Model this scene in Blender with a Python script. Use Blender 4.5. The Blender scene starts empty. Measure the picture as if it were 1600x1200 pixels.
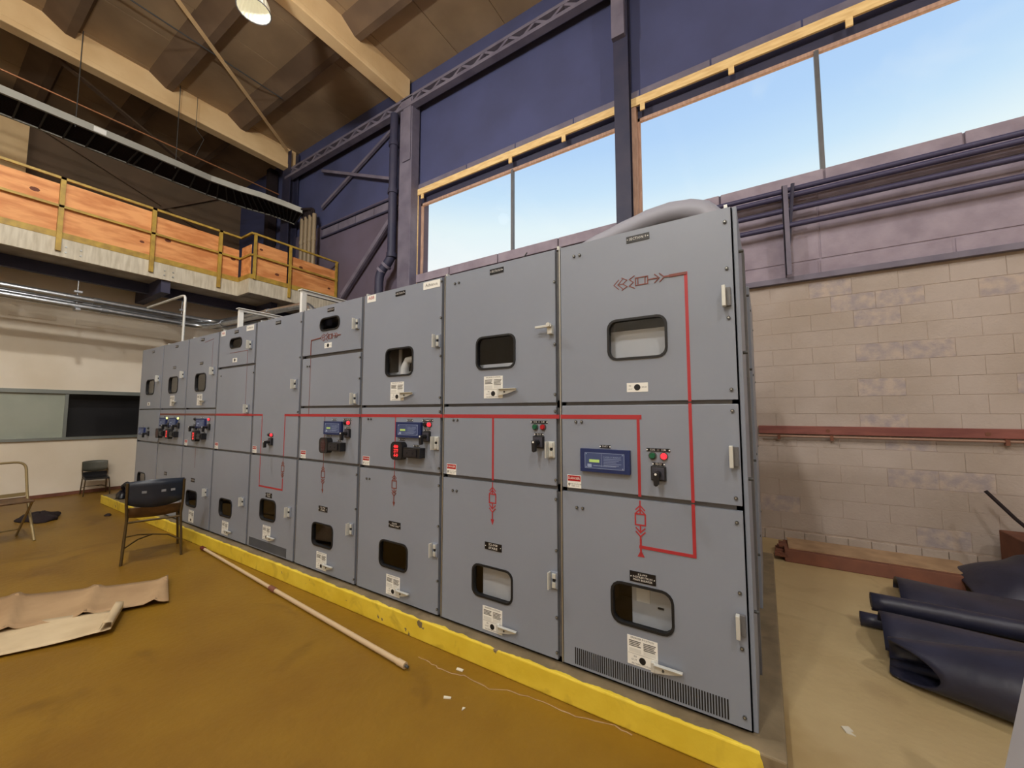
import bpy, math, random
from mathutils import Vector, Matrix
random.seed(7)
S = bpy.context.scene
COL = S.collection
# ------------------------------------------------------------------ camera, sky, exposure
cam_d = bpy.data.cameras.new('camera'); cam = bpy.data.objects.new('camera', cam_d); COL.objects.link(cam)
cam_d.sensor_width = 36; cam_d.lens = 36 * 616.58 / 1600; cam_d.clip_start = .05
yaw, pitch, roll = -0.5665, 0.0732, 0.0003
fw = Vector((math.sin(yaw)*math.cos(pitch), math.cos(yaw)*math.cos(pitch), math.sin(pitch)))
rt = Vector((math.cos(yaw), -math.sin(yaw), 0)); up = rt.cross(fw)
rt, up = math.cos(roll)*rt + math.sin(roll)*up, -math.sin(roll)*rt + math.cos(roll)*up
cam.matrix_world = Matrix.Translation((0.0929, -2.1087, 1.4097)) @ Matrix((rt, up, -fw)).transposed().to_4x4()
S.camera = cam
S.view_settings.view_transform = 'Standard'; S.view_settings.look = 'None'
S.view_settings.exposure = 0.0; S.view_settings.gamma = 1.0; S.view_settings.use_curve_mapping = False

def lin(r, g, b):
    f = lambda c: (c/255/12.92) if c/255 <= .04045 else ((c/255+.055)/1.055)**2.4
    return (f(r), f(g), f(b), 1)

W = bpy.data.worlds.new('sky'); S.world = W; W.use_nodes = True
nt = W.node_tree; nt.nodes.clear()
def N(nt, t, **k):
    n = nt.nodes.new(t)
    for a, b in k.items():
        if a.startswith('i_'): n.inputs[a[2:].replace('_', ' ')].default_value = b
        else: setattr(n, a, b)
    return n
tc = N(nt, 'ShaderNodeTexCoord'); sp = N(nt, 'ShaderNodeSeparateXYZ'); nt.links.new(tc.outputs['Generated'], sp.inputs[0])
rp = N(nt, 'ShaderNodeValToRGB'); nt.links.new(sp.outputs['Z'], rp.inputs[0])
cr = rp.color_ramp; cr.elements[0].position = 0; cr.elements[0].color = (1.5, 1.16, .78, 1)
cr.elements[1].position = 1; cr.elements[1].color = lin(120, 170, 235)
for p_, c_ in ((.02, (238, 244, 246)), (.34, (248, 254, 255)), (.43, (232, 249, 254)), (.49, (204, 233, 255)), (.56, (184, 218, 254)), (.62, (178, 212, 252)), (.8, (160, 200, 248))):
    e = cr.elements.new(p_); e.color = lin(*c_)
nz = N(nt, 'ShaderNodeTexNoise'); nz.inputs['Scale'].default_value = 3.2; nz.inputs['Detail'].default_value = 6; nz.inputs['Distortion'].default_value = .6
mp = N(nt, 'ShaderNodeMapping'); mp.inputs['Scale'].default_value = (1, 1, 2.6); nt.links.new(tc.outputs['Generated'], mp.inputs[0]); nt.links.new(mp.outputs[0], nz.inputs['Vector'])
r2 = N(nt, 'ShaderNodeValToRGB'); nt.links.new(nz.outputs[0], r2.inputs[0]); r2.color_ramp.elements[0].position = .52; r2.color_ramp.elements[1].position = .78
r2.color_ramp.elements[1].color = (.55, .55, .55, 1)
mx = N(nt, 'ShaderNodeMixRGB'); nt.links.new(r2.outputs[0], mx.inputs[0]); nt.links.new(rp.outputs[0], mx.inputs[1]); mx.inputs[2].default_value = lin(246, 253, 255)
bg = N(nt, 'ShaderNodeBackground'); bg.inputs[1].default_value = 1.0; nt.links.new(mx.outputs[0], bg.inputs[0])
wo = N(nt, 'ShaderNodeOutputWorld'); nt.links.new(bg.outputs[0], wo.inputs[0])

LAMPS = [  # x, y, z, watts (high-bay lamps; most are unseen and added to brighten the room)
    (-6.25, .50, 7.55, 2), (-1.2, -4.6, 7.3, 440), (2.2, -4.4, 7.3, 430),
    (-4.9, -1.6, 6.9, 600), (-1.2, -7.0, 7.3, 400), (4.6, -.6, 7.0, 360)]
UPLIT = (1, 3, 4, 5)     # these shine upward as well, added to brighten the roof
LAMP_COL = (1.0, .98, .955)

# ------------------------------------------------------------------ materials
MATS = {}
def mat(name, rgb, rough=.6, metal=0, var=.0, scale=4, rgb2=None, bump=0, bscale=None, spec=None, emit=None, estr=1, stretch=None, alpha=None, detail=5, ramp=(.35, .65)):
    if name in MATS: return MATS[name]
    m = bpy.data.materials.new(name); m.use_nodes = True; t = m.node_tree; b = t.nodes['Principled BSDF']
    c = lin(*rgb); b.inputs['Base Color'].default_value = c; b.inputs['Roughness'].default_value = rough; b.inputs['Metallic'].default_value = metal
    if spec is not None: b.inputs['Specular IOR Level'].default_value = spec
    if emit: b.inputs['Emission Color'].default_value = lin(*emit); b.inputs['Emission Strength'].default_value = estr
    if rgb2 or var or bump:
        g = N(t, 'ShaderNodeNewGeometry'); mpn = N(t, 'ShaderNodeMapping'); t.links.new(g.outputs['Position'], mpn.inputs[0])
        if stretch: mpn.inputs['Scale'].default_value = stretch
        n = N(t, 'ShaderNodeTexNoise'); n.inputs['Scale'].default_value = scale; n.inputs['Detail'].default_value = detail; t.links.new(mpn.outputs[0], n.inputs['Vector'])
        if rgb2 or var:
            r = N(t, 'ShaderNodeValToRGB'); r.color_ramp.elements[0].position = ramp[0]; r.color_ramp.elements[1].position = ramp[1]
            r.color_ramp.elements[0].color = c
            r.color_ramp.elements[1].color = lin(*rgb2) if rgb2 else tuple(min(1, x*(1+var)) for x in c[:3]) + (1,)
            if not rgb2: r.color_ramp.elements[0].color = tuple(x*(1-var) for x in c[:3]) + (1,)
            t.links.new(n.outputs[0], r.inputs[0]); t.links.new(r.outputs[0], b.inputs['Base Color'])
        if bump:
            n2 = N(t, 'ShaderNodeTexNoise'); n2.inputs['Scale'].default_value = bscale or scale*4; n2.inputs['Detail'].default_value = 4; t.links.new(mpn.outputs[0], n2.inputs['Vector'])
            bp = N(t, 'ShaderNodeBump'); bp.inputs['Strength'].default_value = bump; bp.inputs['Distance'].default_value = .02
            t.links.new(n2.outputs[0], bp.inputs['Height']); t.links.new(bp.outputs[0], b.inputs['Normal'])
    MATS[name] = m; return m

GREY = mat('cabinet_grey', (134, 141, 154), .42, var=.03, scale=1.5)
GREYD = mat('cabinet_frame', (104, 104, 106), .4, metal=.15, var=.08, scale=8)
INNER = mat('cabinet_interior', (206, 208, 208), .6)
INDARK = mat('cabinet_dark', (40, 40, 44), .6)
GALV = mat('galvanised', (176, 180, 184), .28, metal=.9, var=.12, scale=14)
STEEL = mat('satin_steel', (185, 186, 182), .35, metal=.85)
STEELW = mat('light_handle', (205, 206, 200), .4, metal=.25)
BLACK = mat('black_plastic', (22, 22, 26), .4)
SOFTBLK = mat('gasket', (14, 14, 16), .6)
NAVY = mat('relay_navy', (26, 42, 92), .45)
NAVYF = mat('relay_face', (64, 78, 122), .4)
NAVYL = mat('relay_line', (150, 165, 196), .5)
LCD = mat('lcd', (168, 196, 110), .4, emit=(168, 200, 110), estr=.25)
RED = mat('mimic_red', (168, 44, 50), .5)
BROWNL = mat('mimic_brown', (120, 62, 52), .5)
WHITE = mat('label_white', (236, 236, 230), .5)
PRINT = mat('print_dark', (70, 70, 68), .6)
PRINTG = mat('print_grey', (150, 150, 146), .6)
TEXTW = mat('text_white', (232, 230, 224), .5)
PLATE = mat('nameplate_black', (14, 14, 18), .35)
REDL = mat('lens_red', (170, 26, 34), .25)
REDON = mat('lens_red_lit', (255, 50, 60), .3, emit=(255, 36, 50), estr=1.6)
GREEN = mat('lens_green', (26, 92, 62), .25)
DIGIT = mat('led_digit', (255, 60, 60), .4, emit=(255, 50, 56), estr=1.8)
GLOWY = mat('lamp_yellow_lit', (240, 240, 150), .3, emit=(235, 240, 140), estr=1.6)
YEL = None
def glass(name, tint, gl=.06, rough=.02):
    m = bpy.data.materials.new(name); m.use_nodes = True; t = m.node_tree; t.nodes.clear()
    tr = N(t, 'ShaderNodeBsdfTransparent'); tr.inputs[0].default_value = tint
    g = N(t, 'ShaderNodeBsdfGlossy'); g.inputs['Roughness'].default_value = rough
    fr = N(t, 'ShaderNodeLayerWeight'); fr.inputs[0].default_value = .5
    pw = N(t, 'ShaderNodeMath', operation='POWER'); t.links.new(fr.outputs['Facing'], pw.inputs[0]); pw.inputs[1].default_value = 4
    ad = N(t, 'ShaderNodeMath', operation='MULTIPLY_ADD'); t.links.new(pw.outputs[0], ad.inputs[0]); ad.inputs[1].default_value = .7; ad.inputs[2].default_value = gl
    mxs = N(t, 'ShaderNodeMixShader'); t.links.new(ad.outputs[0], mxs.inputs[0]); t.links.new(tr.outputs[0], mxs.inputs[1]); t.links.new(g.outputs[0], mxs.inputs[2])
    o = N(t, 'ShaderNodeOutputMaterial'); t.links.new(mxs.outputs[0], o.inputs[0]); return m
GLASS = glass('window_glass', (.99, .99, .99, 1), .01)
PGLASS = glass('port_glass', (.86, .88, .92, 1), .05)

# yellow pad paint that has worn to bare concrete on the corner
def two_tone(name, ca, cb, mask_fn, rough=.6, ca2=None, cb2=None, scale=3, bump=.15):
    m = bpy.data.materials.new(name); m.use_nodes = True; t = m.node_tree; b = t.nodes['Principled BSDF']; b.inputs['Roughness'].default_value = rough
    g = N(t, 'ShaderNodeNewGeometry'); s = N(t, 'ShaderNodeSeparateXYZ'); t.links.new(g.outputs['Position'], s.inputs[0])
    n = N(t, 'ShaderNodeTexNoise'); n.inputs['Scale'].default_value = scale; n.inputs['Detail'].default_value = 7; t.links.new(g.outputs['Position'], n.inputs['Vector'])
    def tone(c, c2):
        r = N(t, 'ShaderNodeValToRGB'); r.color_ramp.elements[0].position = .3; r.color_ramp.elements[1].position = .7
        r.color_ramp.elements[0].color = lin(*c); r.color_ramp.elements[1].color = lin(*(c2 or c)); t.links.new(n.outputs[0], r.inputs[0]); return r.outputs[0]
    fac = mask_fn(t, s, n, g)
    mxn = N(t, 'ShaderNodeMixRGB'); t.links.new(fac, mxn.inputs[0]); t.links.new(tone(ca, ca2), mxn.inputs[1]); t.links.new(tone(cb, cb2), mxn.inputs[2])
    n5 = N(t, 'ShaderNodeTexNoise'); n5.inputs['Scale'].default_value = scale*.9; n5.inputs['Detail'].default_value = 9; n5.inputs['Distortion'].default_value = 1.2; t.links.new(g.outputs['Position'], n5.inputs['Vector'])
    r5 = N(t, 'ShaderNodeValToRGB'); r5.color_ramp.elements[0].position = .56; r5.color_ramp.elements[1].position = .70; r5.color_ramp.elements[0].color = (1, 1, 1, 1); r5.color_ramp.elements[1].color = (.72, .68, .66, 1); t.links.new(n5.outputs[0], r5.inputs[0])
    ml = N(t, 'ShaderNodeMixRGB', blend_type='MULTIPLY'); ml.inputs[0].default_value = 1; t.links.new(mxn.outputs[0], ml.inputs[1]); t.links.new(r5.outputs[0], ml.inputs[2])
    t.links.new(ml.outputs[0], b.inputs['Base Color'])
    n2 = N(t, 'ShaderNodeTexNoise'); n2.inputs['Scale'].default_value = 22; n2.inputs['Detail'].default_value = 5; t.links.new(g.outputs['Position'], n2.inputs['Vector'])
    bp = N(t, 'ShaderNodeBump'); bp.inputs['Strength'].default_value = bump; bp.inputs['Distance'].default_value = .01; t.links.new(n2.outputs[0], bp.inputs['Height']); t.links.new(bp.outputs[0], b.inputs['Normal'])
    return m, t, b
def M2(t, op, a, b=None, c=None, clamp=False):
    n = N(t, 'ShaderNodeMath', operation=op); n.use_clamp = clamp
    for i, v in enumerate((a, b, c)):
        if v is None: continue
        if isinstance(v, (int, float)): n.inputs[i].default_value = v
        else: t.links.new(v, n.inputs[i])
    return n.outputs[0]
def floor_mask(t, s, n, g):      # 0 = amber painted floor, 1 = paler bare floor to the right of the pad
    v = M2(t, 'ADD', s.outputs['X'], M2(t, 'MULTIPLY', M2(t, 'SUBTRACT', n.outputs[0], .5), .9))
    v = M2(t, 'ADD', v, M2(t, 'MULTIPLY', s.outputs['Y'], .32))
    return M2(t, 'MULTIPLY_ADD', v, 2.2, .25, clamp=True)
FLOOR, ft, fb = two_tone('painted_floor', (136, 102, 26), (176, 154, 112), floor_mask, .42, (120, 86, 20), (194, 174, 130), 1.6, .25)
fb.inputs['Specular IOR Level'].default_value = .35
def pad_mask(t, s, n, g):
    nn = N(t, 'ShaderNodeSeparateXYZ'); t.links.new(g.outputs['Normal'], nn.inputs[0])
    n3 = N(t, 'ShaderNodeTexNoise'); n3.inputs['Scale'].default_value = 9; n3.inputs['Detail'].default_value = 6; t.links.new(g.outputs['Position'], n3.inputs['Vector'])
    wob = M2(t, 'MULTIPLY', M2(t, 'SUBTRACT', n3.outputs[0], .5), .06)
    a = M2(t, 'GREATER_THAN', M2(t, 'ADD', s.outputs['Y'], wob), -.062)                 # the top, back from the edge
    c = M2(t, 'GREATER_THAN', M2(t, 'ADD', s.outputs['X'], wob), .03)                  # the bare right corner
    d = M2(t, 'GREATER_THAN', n3.outputs[0], .69)                                          # chips
    return M2(t, 'MAXIMUM', M2(t, 'MAXIMUM', a, c), d)
PADM, _, _ = two_tone('pad_paint', (214, 184, 44), (104, 90, 66), pad_mask, .6, (230, 204, 66), (136, 120, 92), 5, .25)

CONC = mat('concrete', (168, 160, 146), .8, rgb2=(140, 130, 118), scale=3, bump=.15)
CREAM = mat('cream_paint', (244, 212, 160), .8, rgb2=(230, 194, 140), scale=1.4, bump=.1)
DECK = mat('roof_deck', (176, 150, 116), .85, rgb2=(156, 132, 102), scale=1.2, bump=.1)
JOIST_SHADE = mat('joist_shade', (120, 98, 76), .85, rgb2=(104, 84, 66), scale=1.5)  # darkened so the colour carries the shade on the joists' slanted sides
HAZEBLUE = mat('hazed_wall', (76, 81, 120), .85, rgb2=(70, 74, 108), scale=1.0, bump=.05)  # blue window haze and sky tint are mixed into this wall colour
SLATE2 = mat('slate_steel', (122, 116, 130), .7, rgb2=(104, 98, 114), scale=3)
DARKST = mat('dark_steel', (46, 48, 72), .6, rgb2=(58, 56, 76), scale=3)
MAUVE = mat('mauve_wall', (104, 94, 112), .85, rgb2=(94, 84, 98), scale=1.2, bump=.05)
BLOCKM = mat('block_paint', (180, 167, 158), .85, rgb2=(166, 152, 140), scale=1.3, bump=.2, bscale=40)
BLOCKD = mat('block_patch', (158, 148, 148), .85, rgb2=(184, 168, 156), scale=12, bump=.25, bscale=40)
MORTAR = mat('mortar', (182, 166, 152), .9, rgb2=(168, 150, 136), scale=8)
BANDM = mat('band_concrete', (162, 150, 162), .85, rgb2=(142, 130, 142), scale=4, bump=.2)
WALLF = mat('office_wall', (238, 228, 210), .8, rgb2=(224, 212, 190), scale=.9, bump=.06)
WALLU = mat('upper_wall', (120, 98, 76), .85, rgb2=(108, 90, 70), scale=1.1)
WOODY = mat('sunlit_timber', (244, 212, 150), .7, rgb2=(226, 188, 126), scale=9, stretch=(.5, 3, 3))  # yellow includes the warm sunlight on the window reveals
WOODP = mat('window_jamb', (196, 160, 138), .7, rgb2=(170, 136, 118), scale=9, stretch=(3, 3, .5))
PLY = mat('plywood', (224, 158, 98), .65, rgb2=(196, 124, 68), scale=2.2, stretch=(3, 1.0, 5), bump=.05, ramp=(.4, .62))
KNOT = mat('plywood_knot', (96, 46, 22), .7)
YELR = mat('rail_yellow', (182, 150, 58), .55, rgb2=(150, 120, 48), scale=8)
FASCIA = mat('fascia_paint', (208, 200, 180), .7, rgb2=(182, 172, 150), scale=5, stretch=(4, 4, .6))
TRAYM = mat('tray_aluminium', (176, 176, 166), .5, metal=.4, var=.06, scale=5)
REDW = mat('red_timber', (138, 84, 74), .8, rgb2=(116, 66, 60), scale=6, stretch=(.5, 2, 3))
CARD = mat('cardboard', (126, 78, 56), .8, rgb2=(104, 64, 48), scale=4)
CARDL = mat('cardboard_light', (176, 146, 112), .8, rgb2=(150, 122, 92), scale=5)
PAPER = mat('kraft_paper', (178, 148, 110), .75, rgb2=(158, 128, 92), scale=3)
PAPERW = mat('pale_paper', (206, 186, 150), .75, rgb2=(190, 168, 132), scale=4)
RUBBER = mat('rubber_mat', (36, 37, 54), .42, rgb2=(46, 47, 66), scale=5, bump=.25, bscale=9)
PVC = mat('pvc_tube', (196, 172, 138), .5)
CHAIRB = mat('chair_shell', (26, 34, 48), .35)
CHAIRT = mat('chair_seat', (110, 82, 52), .6, rgb2=(84, 62, 40), scale=12)
CHAIRF = mat('chair_frame', (86, 70, 42), .4, metal=.5)
CHAIRG = mat('chair_grey', (84, 84, 74), .5)
FOLDM = mat('folding_chair_paint', (150, 132, 92), .4, metal=.3)
CLOTH = mat('dark_cloth', (34, 22, 24), .9)
VINYL = mat('black_bag', (12, 12, 20), .35)
PANEREF = mat('pane_reflection', (168, 174, 160), .2, rgb2=(146, 154, 142), scale=1.1)  # pale base colour carries the reflection on the glass
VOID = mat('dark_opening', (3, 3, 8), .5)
ALU = mat('aluminium', (150, 156, 150), .35, metal=.6)
FLEX = mat('flex_conduit', (150, 150, 160), .5)
WPAINT = mat('white_panel', (205, 208, 222), .5)
REFL = mat('prismatic_shade', (226, 224, 206), .3, emit=(255, 240, 205), estr=.25)
BLU = mat('pipe_paint', (66, 62, 92), .5)
PLASTER = mat('plaster', (214, 208, 190), .8)

# ------------------------------------------------------------------ geometry builder
class B:
    def __init__(s): s.v = []; s.f = []; s.m = []; s.mats = []; s.sm = []
    def mi(s, m):
        if m not in s.mats: s.mats.append(m)
        return s.mats.index(m)
    def add(s, vs, fs, m, smooth=False, M=None):
        k = len(s.v); i = s.mi(m)
        s.v += [tuple(M @ Vector(v)) if M else tuple(v) for v in vs]
        for f in fs: s.f.append([a+k for a in f]); s.m.append(i); s.sm.append(smooth)
        return s
    def box(s, a, b, m, M=None):
        x0, y0, z0 = [min(p, q) for p, q in zip(a, b)]; x1, y1, z1 = [max(p, q) for p, q in zip(a, b)]
        return s.add([(x0,y0,z0),(x1,y0,z0),(x1,y1,z0),(x0,y1,z0),(x0,y0,z1),(x1,y0,z1),(x1,y1,z1),(x0,y1,z1)],
              [(0,3,2,1),(4,5,6,7),(0,1,5,4),(1,2,6,5),(2,3,7,6),(3,0,4,7)], m, M=M)
    def bar(s, p, q, w, h, m, upv=(0,0,1)):
        p = Vector(p); q = Vector(q); d = (q-p).normalized(); u = Vector(upv)
        if abs(d.dot(u)) > .98: u = Vector((0,1,0))
        x = d.cross(u).normalized()*w/2; y = x.cross(d).normalized()*h/2
        vs = [p-x-y, p+x-y, p+x+y, p-x+y, q-x-y, q+x-y, q+x+y, q-x+y]
        return s.add(vs, [(0,1,2,3),(7,6,5,4),(0,4,5,1),(1,5,6,2),(2,6,7,3),(3,7,4,0)], m)
    def tube(s, pts, r, m, n=10, cap=True, closed=False, flat=1):
        pts = [Vector(p) for p in pts]; rs = r if isinstance(r, (list, tuple)) else [r]*len(pts)
        k = len(s.v); vs = []; ref = None
        for i, p in enumerate(pts):
            a = pts[i-1] if i else pts[i]; c = pts[i+1] if i < len(pts)-1 else pts[i]
            d = (c-a).normalized()
            if ref is None:
                ref = Vector((0,0,1)) if abs(d.z) < .9 else Vector((1,0,0))
            x = d.cross(ref).normalized(); y = x.cross(d).normalized(); ref = y
            for j in range(n):
                t = 2*math.pi*j/n; vs.append(p + x*math.cos(t)*rs[i] + y*math.sin(t)*rs[i]*flat)
        fs = []
        for i in range(len(pts)-1):
            for j in range(n):
                a = i*n+j; b_ = i*n+(j+1) % n; fs.append((a, a+n, b_+n, b_))
        s.add(vs, fs, m, smooth=True)
        if cap:
            s.add(vs[:n], [tuple(range(n))], m); s.add(vs[-n:], [tuple(range(n-1, -1, -1))], m)
        return s
    def cyl(s, c, r, h, ax, m, n=14, r2=None):
        c = Vector(c); d = Vector({'x': (1,0,0), 'y': (0,1,0), 'z': (0,0,1)}[ax]) * h
        return s.tube([c, c+d], [r, r if r2 is None else r2], m, n)
    def prism(s, pts, lo, hi, ax, m):      # 2-D outline extruded along an axis
        def P(a, b, h): return {'y': (a, h, b), 'x': (h, a, b), 'z': (a, b, h)}[ax]
        n = len(pts); vs = [P(a, b, lo) for a, b in pts] + [P(a, b, hi) for a, b in pts]
        fs = [tuple(range(n)), tuple(range(2*n-1, n-1, -1))] + [(i, i+n, (i+1) % n+n, (i+1) % n) for i in range(n)]
        return s.add(vs, fs, m)
    def build(s, name, parent=None, kind=None, bevel=0, loc=None):
        me = bpy.data.meshes.new(name); me.from_pydata(s.v, [], s.f)
        for m in s.mats: me.materials.append(m)
        me.polygons.foreach_set('material_index', s.m); me.polygons.foreach_set('use_smooth', s.sm); me.update()
        o = bpy.data.objects.new(name, me); COL.objects.link(o)
        if parent: o.parent = parent
        if loc: o.location = loc
        if kind: o['kind'] = kind
        if bevel:
            md = o.modifiers.new('bevel', 'BEVEL'); md.width = bevel; md.segments = 2; md.limit_method = 'ANGLE'; md.angle_limit = .7
        return o
def thing(name, label, cat, loc=(0,0,0), rz=0, group=None):
    o = bpy.data.objects.new(name, None); COL.objects.link(o); o.empty_display_size = .1
    o.location = loc; o.rotation_euler = (0,0,rz); o['label'] = label; o['category'] = cat
    if group: o['group'] = group
    return o
def tag(o, label, cat, group=None):
    o['label'] = label; o['category'] = cat
    if group: o['group'] = group
    return o
def struct(b, name, **k):
    o = b.build(name, **k); o['kind'] = 'structure'; return o
def inst(mesh, name, parent, loc, rot=None, scale=None):
    o = bpy.data.objects.new(name, mesh); COL.objects.link(o); o.parent = parent; o.location = loc
    if rot: o.rotation_euler = rot
    if scale: o.scale = scale
    return o
def arc(c, r, a0, a1, n, plane='xz'):
    out = []
    for i in range(n+1):
        t = math.radians(a0+(a1-a0)*i/n); p = (math.cos(t)*r, math.sin(t)*r)
        out.append({'xz': (c[0]+p[0], c[1], c[2]+p[1]), 'xy': (c[0]+p[0], c[1]+p[1], c[2]), 'yz': (c[0], c[1]+p[0], c[2]+p[1])}[plane])
    return out
def fillet(pts, r, n=6):
    pts = [Vector(p) for p in pts]; out = [pts[0]]
    for i in range(1, len(pts)-1):
        a, p, c = pts[i-1], pts[i], pts[i+1]; u = (a-p); v = (c-p); rr = min(r, u.length*.49, v.length*.49)
        A = p+u.normalized()*rr; C = p+v.normalized()*rr
        for k in range(n+1):
            t = k/n; out.append(A*(1-t)**2 + p*2*t*(1-t) + C*t*t)
    return out + [pts[-1]]
_txt = {}
def text_geo(s, size):
    if s not in _txt:
        cu = bpy.data.curves.new('t', 'FONT'); cu.body = s; cu.size = 1; cu.resolution_u = 1; cu.align_x = 'CENTER'; cu.align_y = 'CENTER'
        ob = bpy.data.objects.new('t', cu); me = bpy.data.meshes.new_from_object(ob)
        _txt[s] = ([tuple(v.co) for v in me.vertices], [tuple(p.vertices) for p in me.polygons])
        bpy.data.objects.remove(ob); bpy.data.meshes.remove(me)
    v, f = _txt[s]; return [(x*size, y*size) for x, y, z in v], f
def text(b, s, cx, cz, size, m, y, wid=None):
    v, f = text_geo(s, size)
    if wid and v:
        w = max(p[0] for p in v)-min(p[0] for p in v); k = wid/w if w else 1
    else: k = 1
    b.add([(cx+x*k, y, cz+z) for x, z in v], f, m)

# ------------------------------------------------------------------ the setting
FZ = -.135; BY = 3.85; CZ = 9.03
fl = B(); fl.box((-11.05, -9, FZ-.2), (8, BY, FZ), FLOOR); floor = struct(fl, 'floor')
# worn plaster flakes and the crack in the floor coating are thin real pieces
ck = B()
pts = [(-1.814,-.208),(-1.715,-.213),(-1.604,-.23),(-1.47,-.20),(-1.411,-.195),(-1.264,-.209),(-1.149,-.155),(-.958,-.137),(-.775,-.136),(-.59,-.092),(-.463,-.102)]
pp = []
for i in range(len(pts)-1):
    for k in range(4):
        t = k/4; pp.append((pts[i][0]*(1-t)+pts[i+1][0]*t+random.uniform(-.006,.006), pts[i][1]*(1-t)+pts[i+1][1]*t+random.uniform(-.008,.008), FZ+.001))
for i in range(len(pp)-1): ck.bar(pp[i], pp[i+1], random.uniform(.003, .007), .002, CARDL)
ck.build('floor_crack', floor)['kind'] = 'structure'

# back wall with its band of windows ----------------------------------
WX0, WX1, SILL, HEAD = -6.12, 7.6, 4.39, 6.17
wb = B()
wb.box((-14.7, BY, FZ-.2), (-.2, BY+.3, SILL), MAUVE)
wb.box((-.2, BY+.004, FZ-.2), (8, BY+.3, 3.05), MORTAR); wb.box((-.2, BY+.004, 3.05), (8, BY+.3, SILL), BANDM)
wb.box((-14.7, BY, SILL), (WX0, BY+.3, 6.44), MAUVE); wb.box((WX1, BY, SILL), (8, BY+.3, 6.44), HAZEBLUE)
wb.box((WX0, BY, 6.17), (WX1, BY+.3, 6.44), HAZEBLUE)
wb.box((-14.7, BY+.05, 6.44), (8, BY+.3, CZ+.2), HAZEBLUE)
wall_back = struct(wb, 'wall_back')
# concrete blocks of the lower right wall
bl_ = B(); bl_.box((-.1985, -.018, -.0985), (.1985, .018, .0985), BLOCKM); bmesh_ = bl_.build('block', wall_back, bevel=.0025)
bl2 = B(); bl2.box((-.1985, -.018, -.0985), (.1985, .018, .0985), BLOCKD); bmd = bl2.build('block', wall_back, bevel=.0025)
first = True
patch = {(3,3),(3,4),(5,3),(6,3),(10,3),(12,3),(13,3),(14,2),(13,2),(8,3)}
for r in range(15):
    z = .10 + r*.2
    if 1.1 < z < 1.3: pass
    for c in range(-1, 9):
        x = c*.4 + (.2 if r % 2 else 0) + .02
        src = bmd if (r, c) in patch or random.random() < .03 else bmesh_
        if src in (bmesh_,) and first: o = bmesh_; first = False
        else: o = src.copy(); COL.objects.link(o); o.parent = wall_back
        o.location = (x, BY+.018+random.uniform(-.001, .0015), z); o.rotation_euler = (0, 0, random.uniform(-.004, .004))
bmd.location = (9*.4-.2+.22, BY+.018, .10)
# lintel blocks and plain panels above them
for nm, z0, z1, xs, m, yo in (('lintel_block', 3.10, 3.27, [-.15, .735, 1.87, 3.0, 4.1], BANDM, -.0),):
    for i in range(len(xs)-1):
        b = B(); b.box((xs[i]+.012, BY-.008, z0+.005), (xs[i+1]-.012, BY+.02, z1-.008), m); b.build(nm, wall_back, bevel=.006)
b = B(); b.box((-9.72, BY-.07, 3.03), (6, BY+.01, 3.095), SLATE2); struct(b, 'trim_1')
for i, (xa, xb) in enumerate(((-.15, .75), (.75, 3.0), (3.0, 6.0))):
    b = B(); b.box((xa+.008, BY-.006, 3.285), (xb-.008, BY+.02, 4.21), BANDM); b.build('concrete_panel', wall_back, bevel=.006)
xs = [-6.6, -5.2, -4.0, -2.75, -1.5, -.3, .83, 2.0, 3.1, 4.3]
for i in range(len(xs)-1):     # sill stones
    b = B(); b.box((xs[i]+.01, BY-.03, 4.215), (xs[i+1]-.01, BY+.3, SILL), BANDM); b.build('sill_block', wall_back, bevel=.008)
b = B(); b.box((-6.6, BY-.02, 4.0), (4.3, BY+.01, 4.02), SLATE2); struct(b, 'trim_2')
xs = [-6.15, -4.78, -3.62, -2.45, -1.34, -.35, .7, 1.8, 3.0, 4.2]
for i in range(len(xs)-1):     # lintel course over the window
    b = B(); b.box((xs[i]+.012, BY-.012, 6.315), (xs[i+1]-.012, BY+.02, 6.425), SLATE2); b.build('lintel_block', wall_back)
xs = [-9.72, -9.0, -8.3, -7.6, -6.95]
for i in range(len(xs)-1):     # ledge course left of the window
    b = B(); b.box((xs[i]+.012, BY-.03, 6.12), (xs[i+1]-.012, BY+.02, 6.31), SLATE2); b.build('ledge_block', wall_back)
b = B(); b.box((-9.75, BY-.05, 6.07), (-6.9, BY+.01, 6.11), DARKST); b.box((-9.75, BY-.05, 6.33), (-6.9, BY+.01, 6.37), DARKST); struct(b, 'trim_3')
b = B()
for i in range(24): b.box((-.15+i*.2, BY-.012, FZ), (.045+i*.2, BY+.02, FZ+.115), BLOCKM)
struct(b, 'baseboard_back', bevel=.004)

# columns and timber around the window ---------------------------------
def column(x0, x1, y0, name):
    b = B(); b.box((x0, y0, FZ), (x1, y0+.02, CZ-.1), DARKST); b.box(((x0+x1)/2-.012, y0+.02, FZ), ((x0+x1)/2+.012, BY, CZ-.1), DARKST); b.box((x0, BY-.03, FZ), (x1, BY, CZ-.1), DARKST)
    return struct(b, name)
col_m = column(-1.70, -1.47, 3.70, 'trim_4')
b = B(); b.box((-1.70, 3.62, 7.28), (-1.50, 3.70, 8.9), SLATE2); b.build('haunch_plate', col_m)['kind'] = 'structure'
b = B(); b.box((-6.52, 3.62, FZ), (-6.14, BY, 8.4), SLATE2); b.box((-6.40, 3.59, 6.9), (-6.16, 3.62, 8.3), SLATE2); struct(b, 'trim_5', bevel=.01)
column(-11.45, -11.05, 3.60, 'trim_6')
b = B(); b.box((-6.26, BY-.02, 3.4), (-6.13, BY+.22, 6.31), WOODY); b.box((-1.47, BY-.02, 4.3), (-1.40, BY+.22, 6.17), WOODP); struct(b, 'trim_7')
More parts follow.
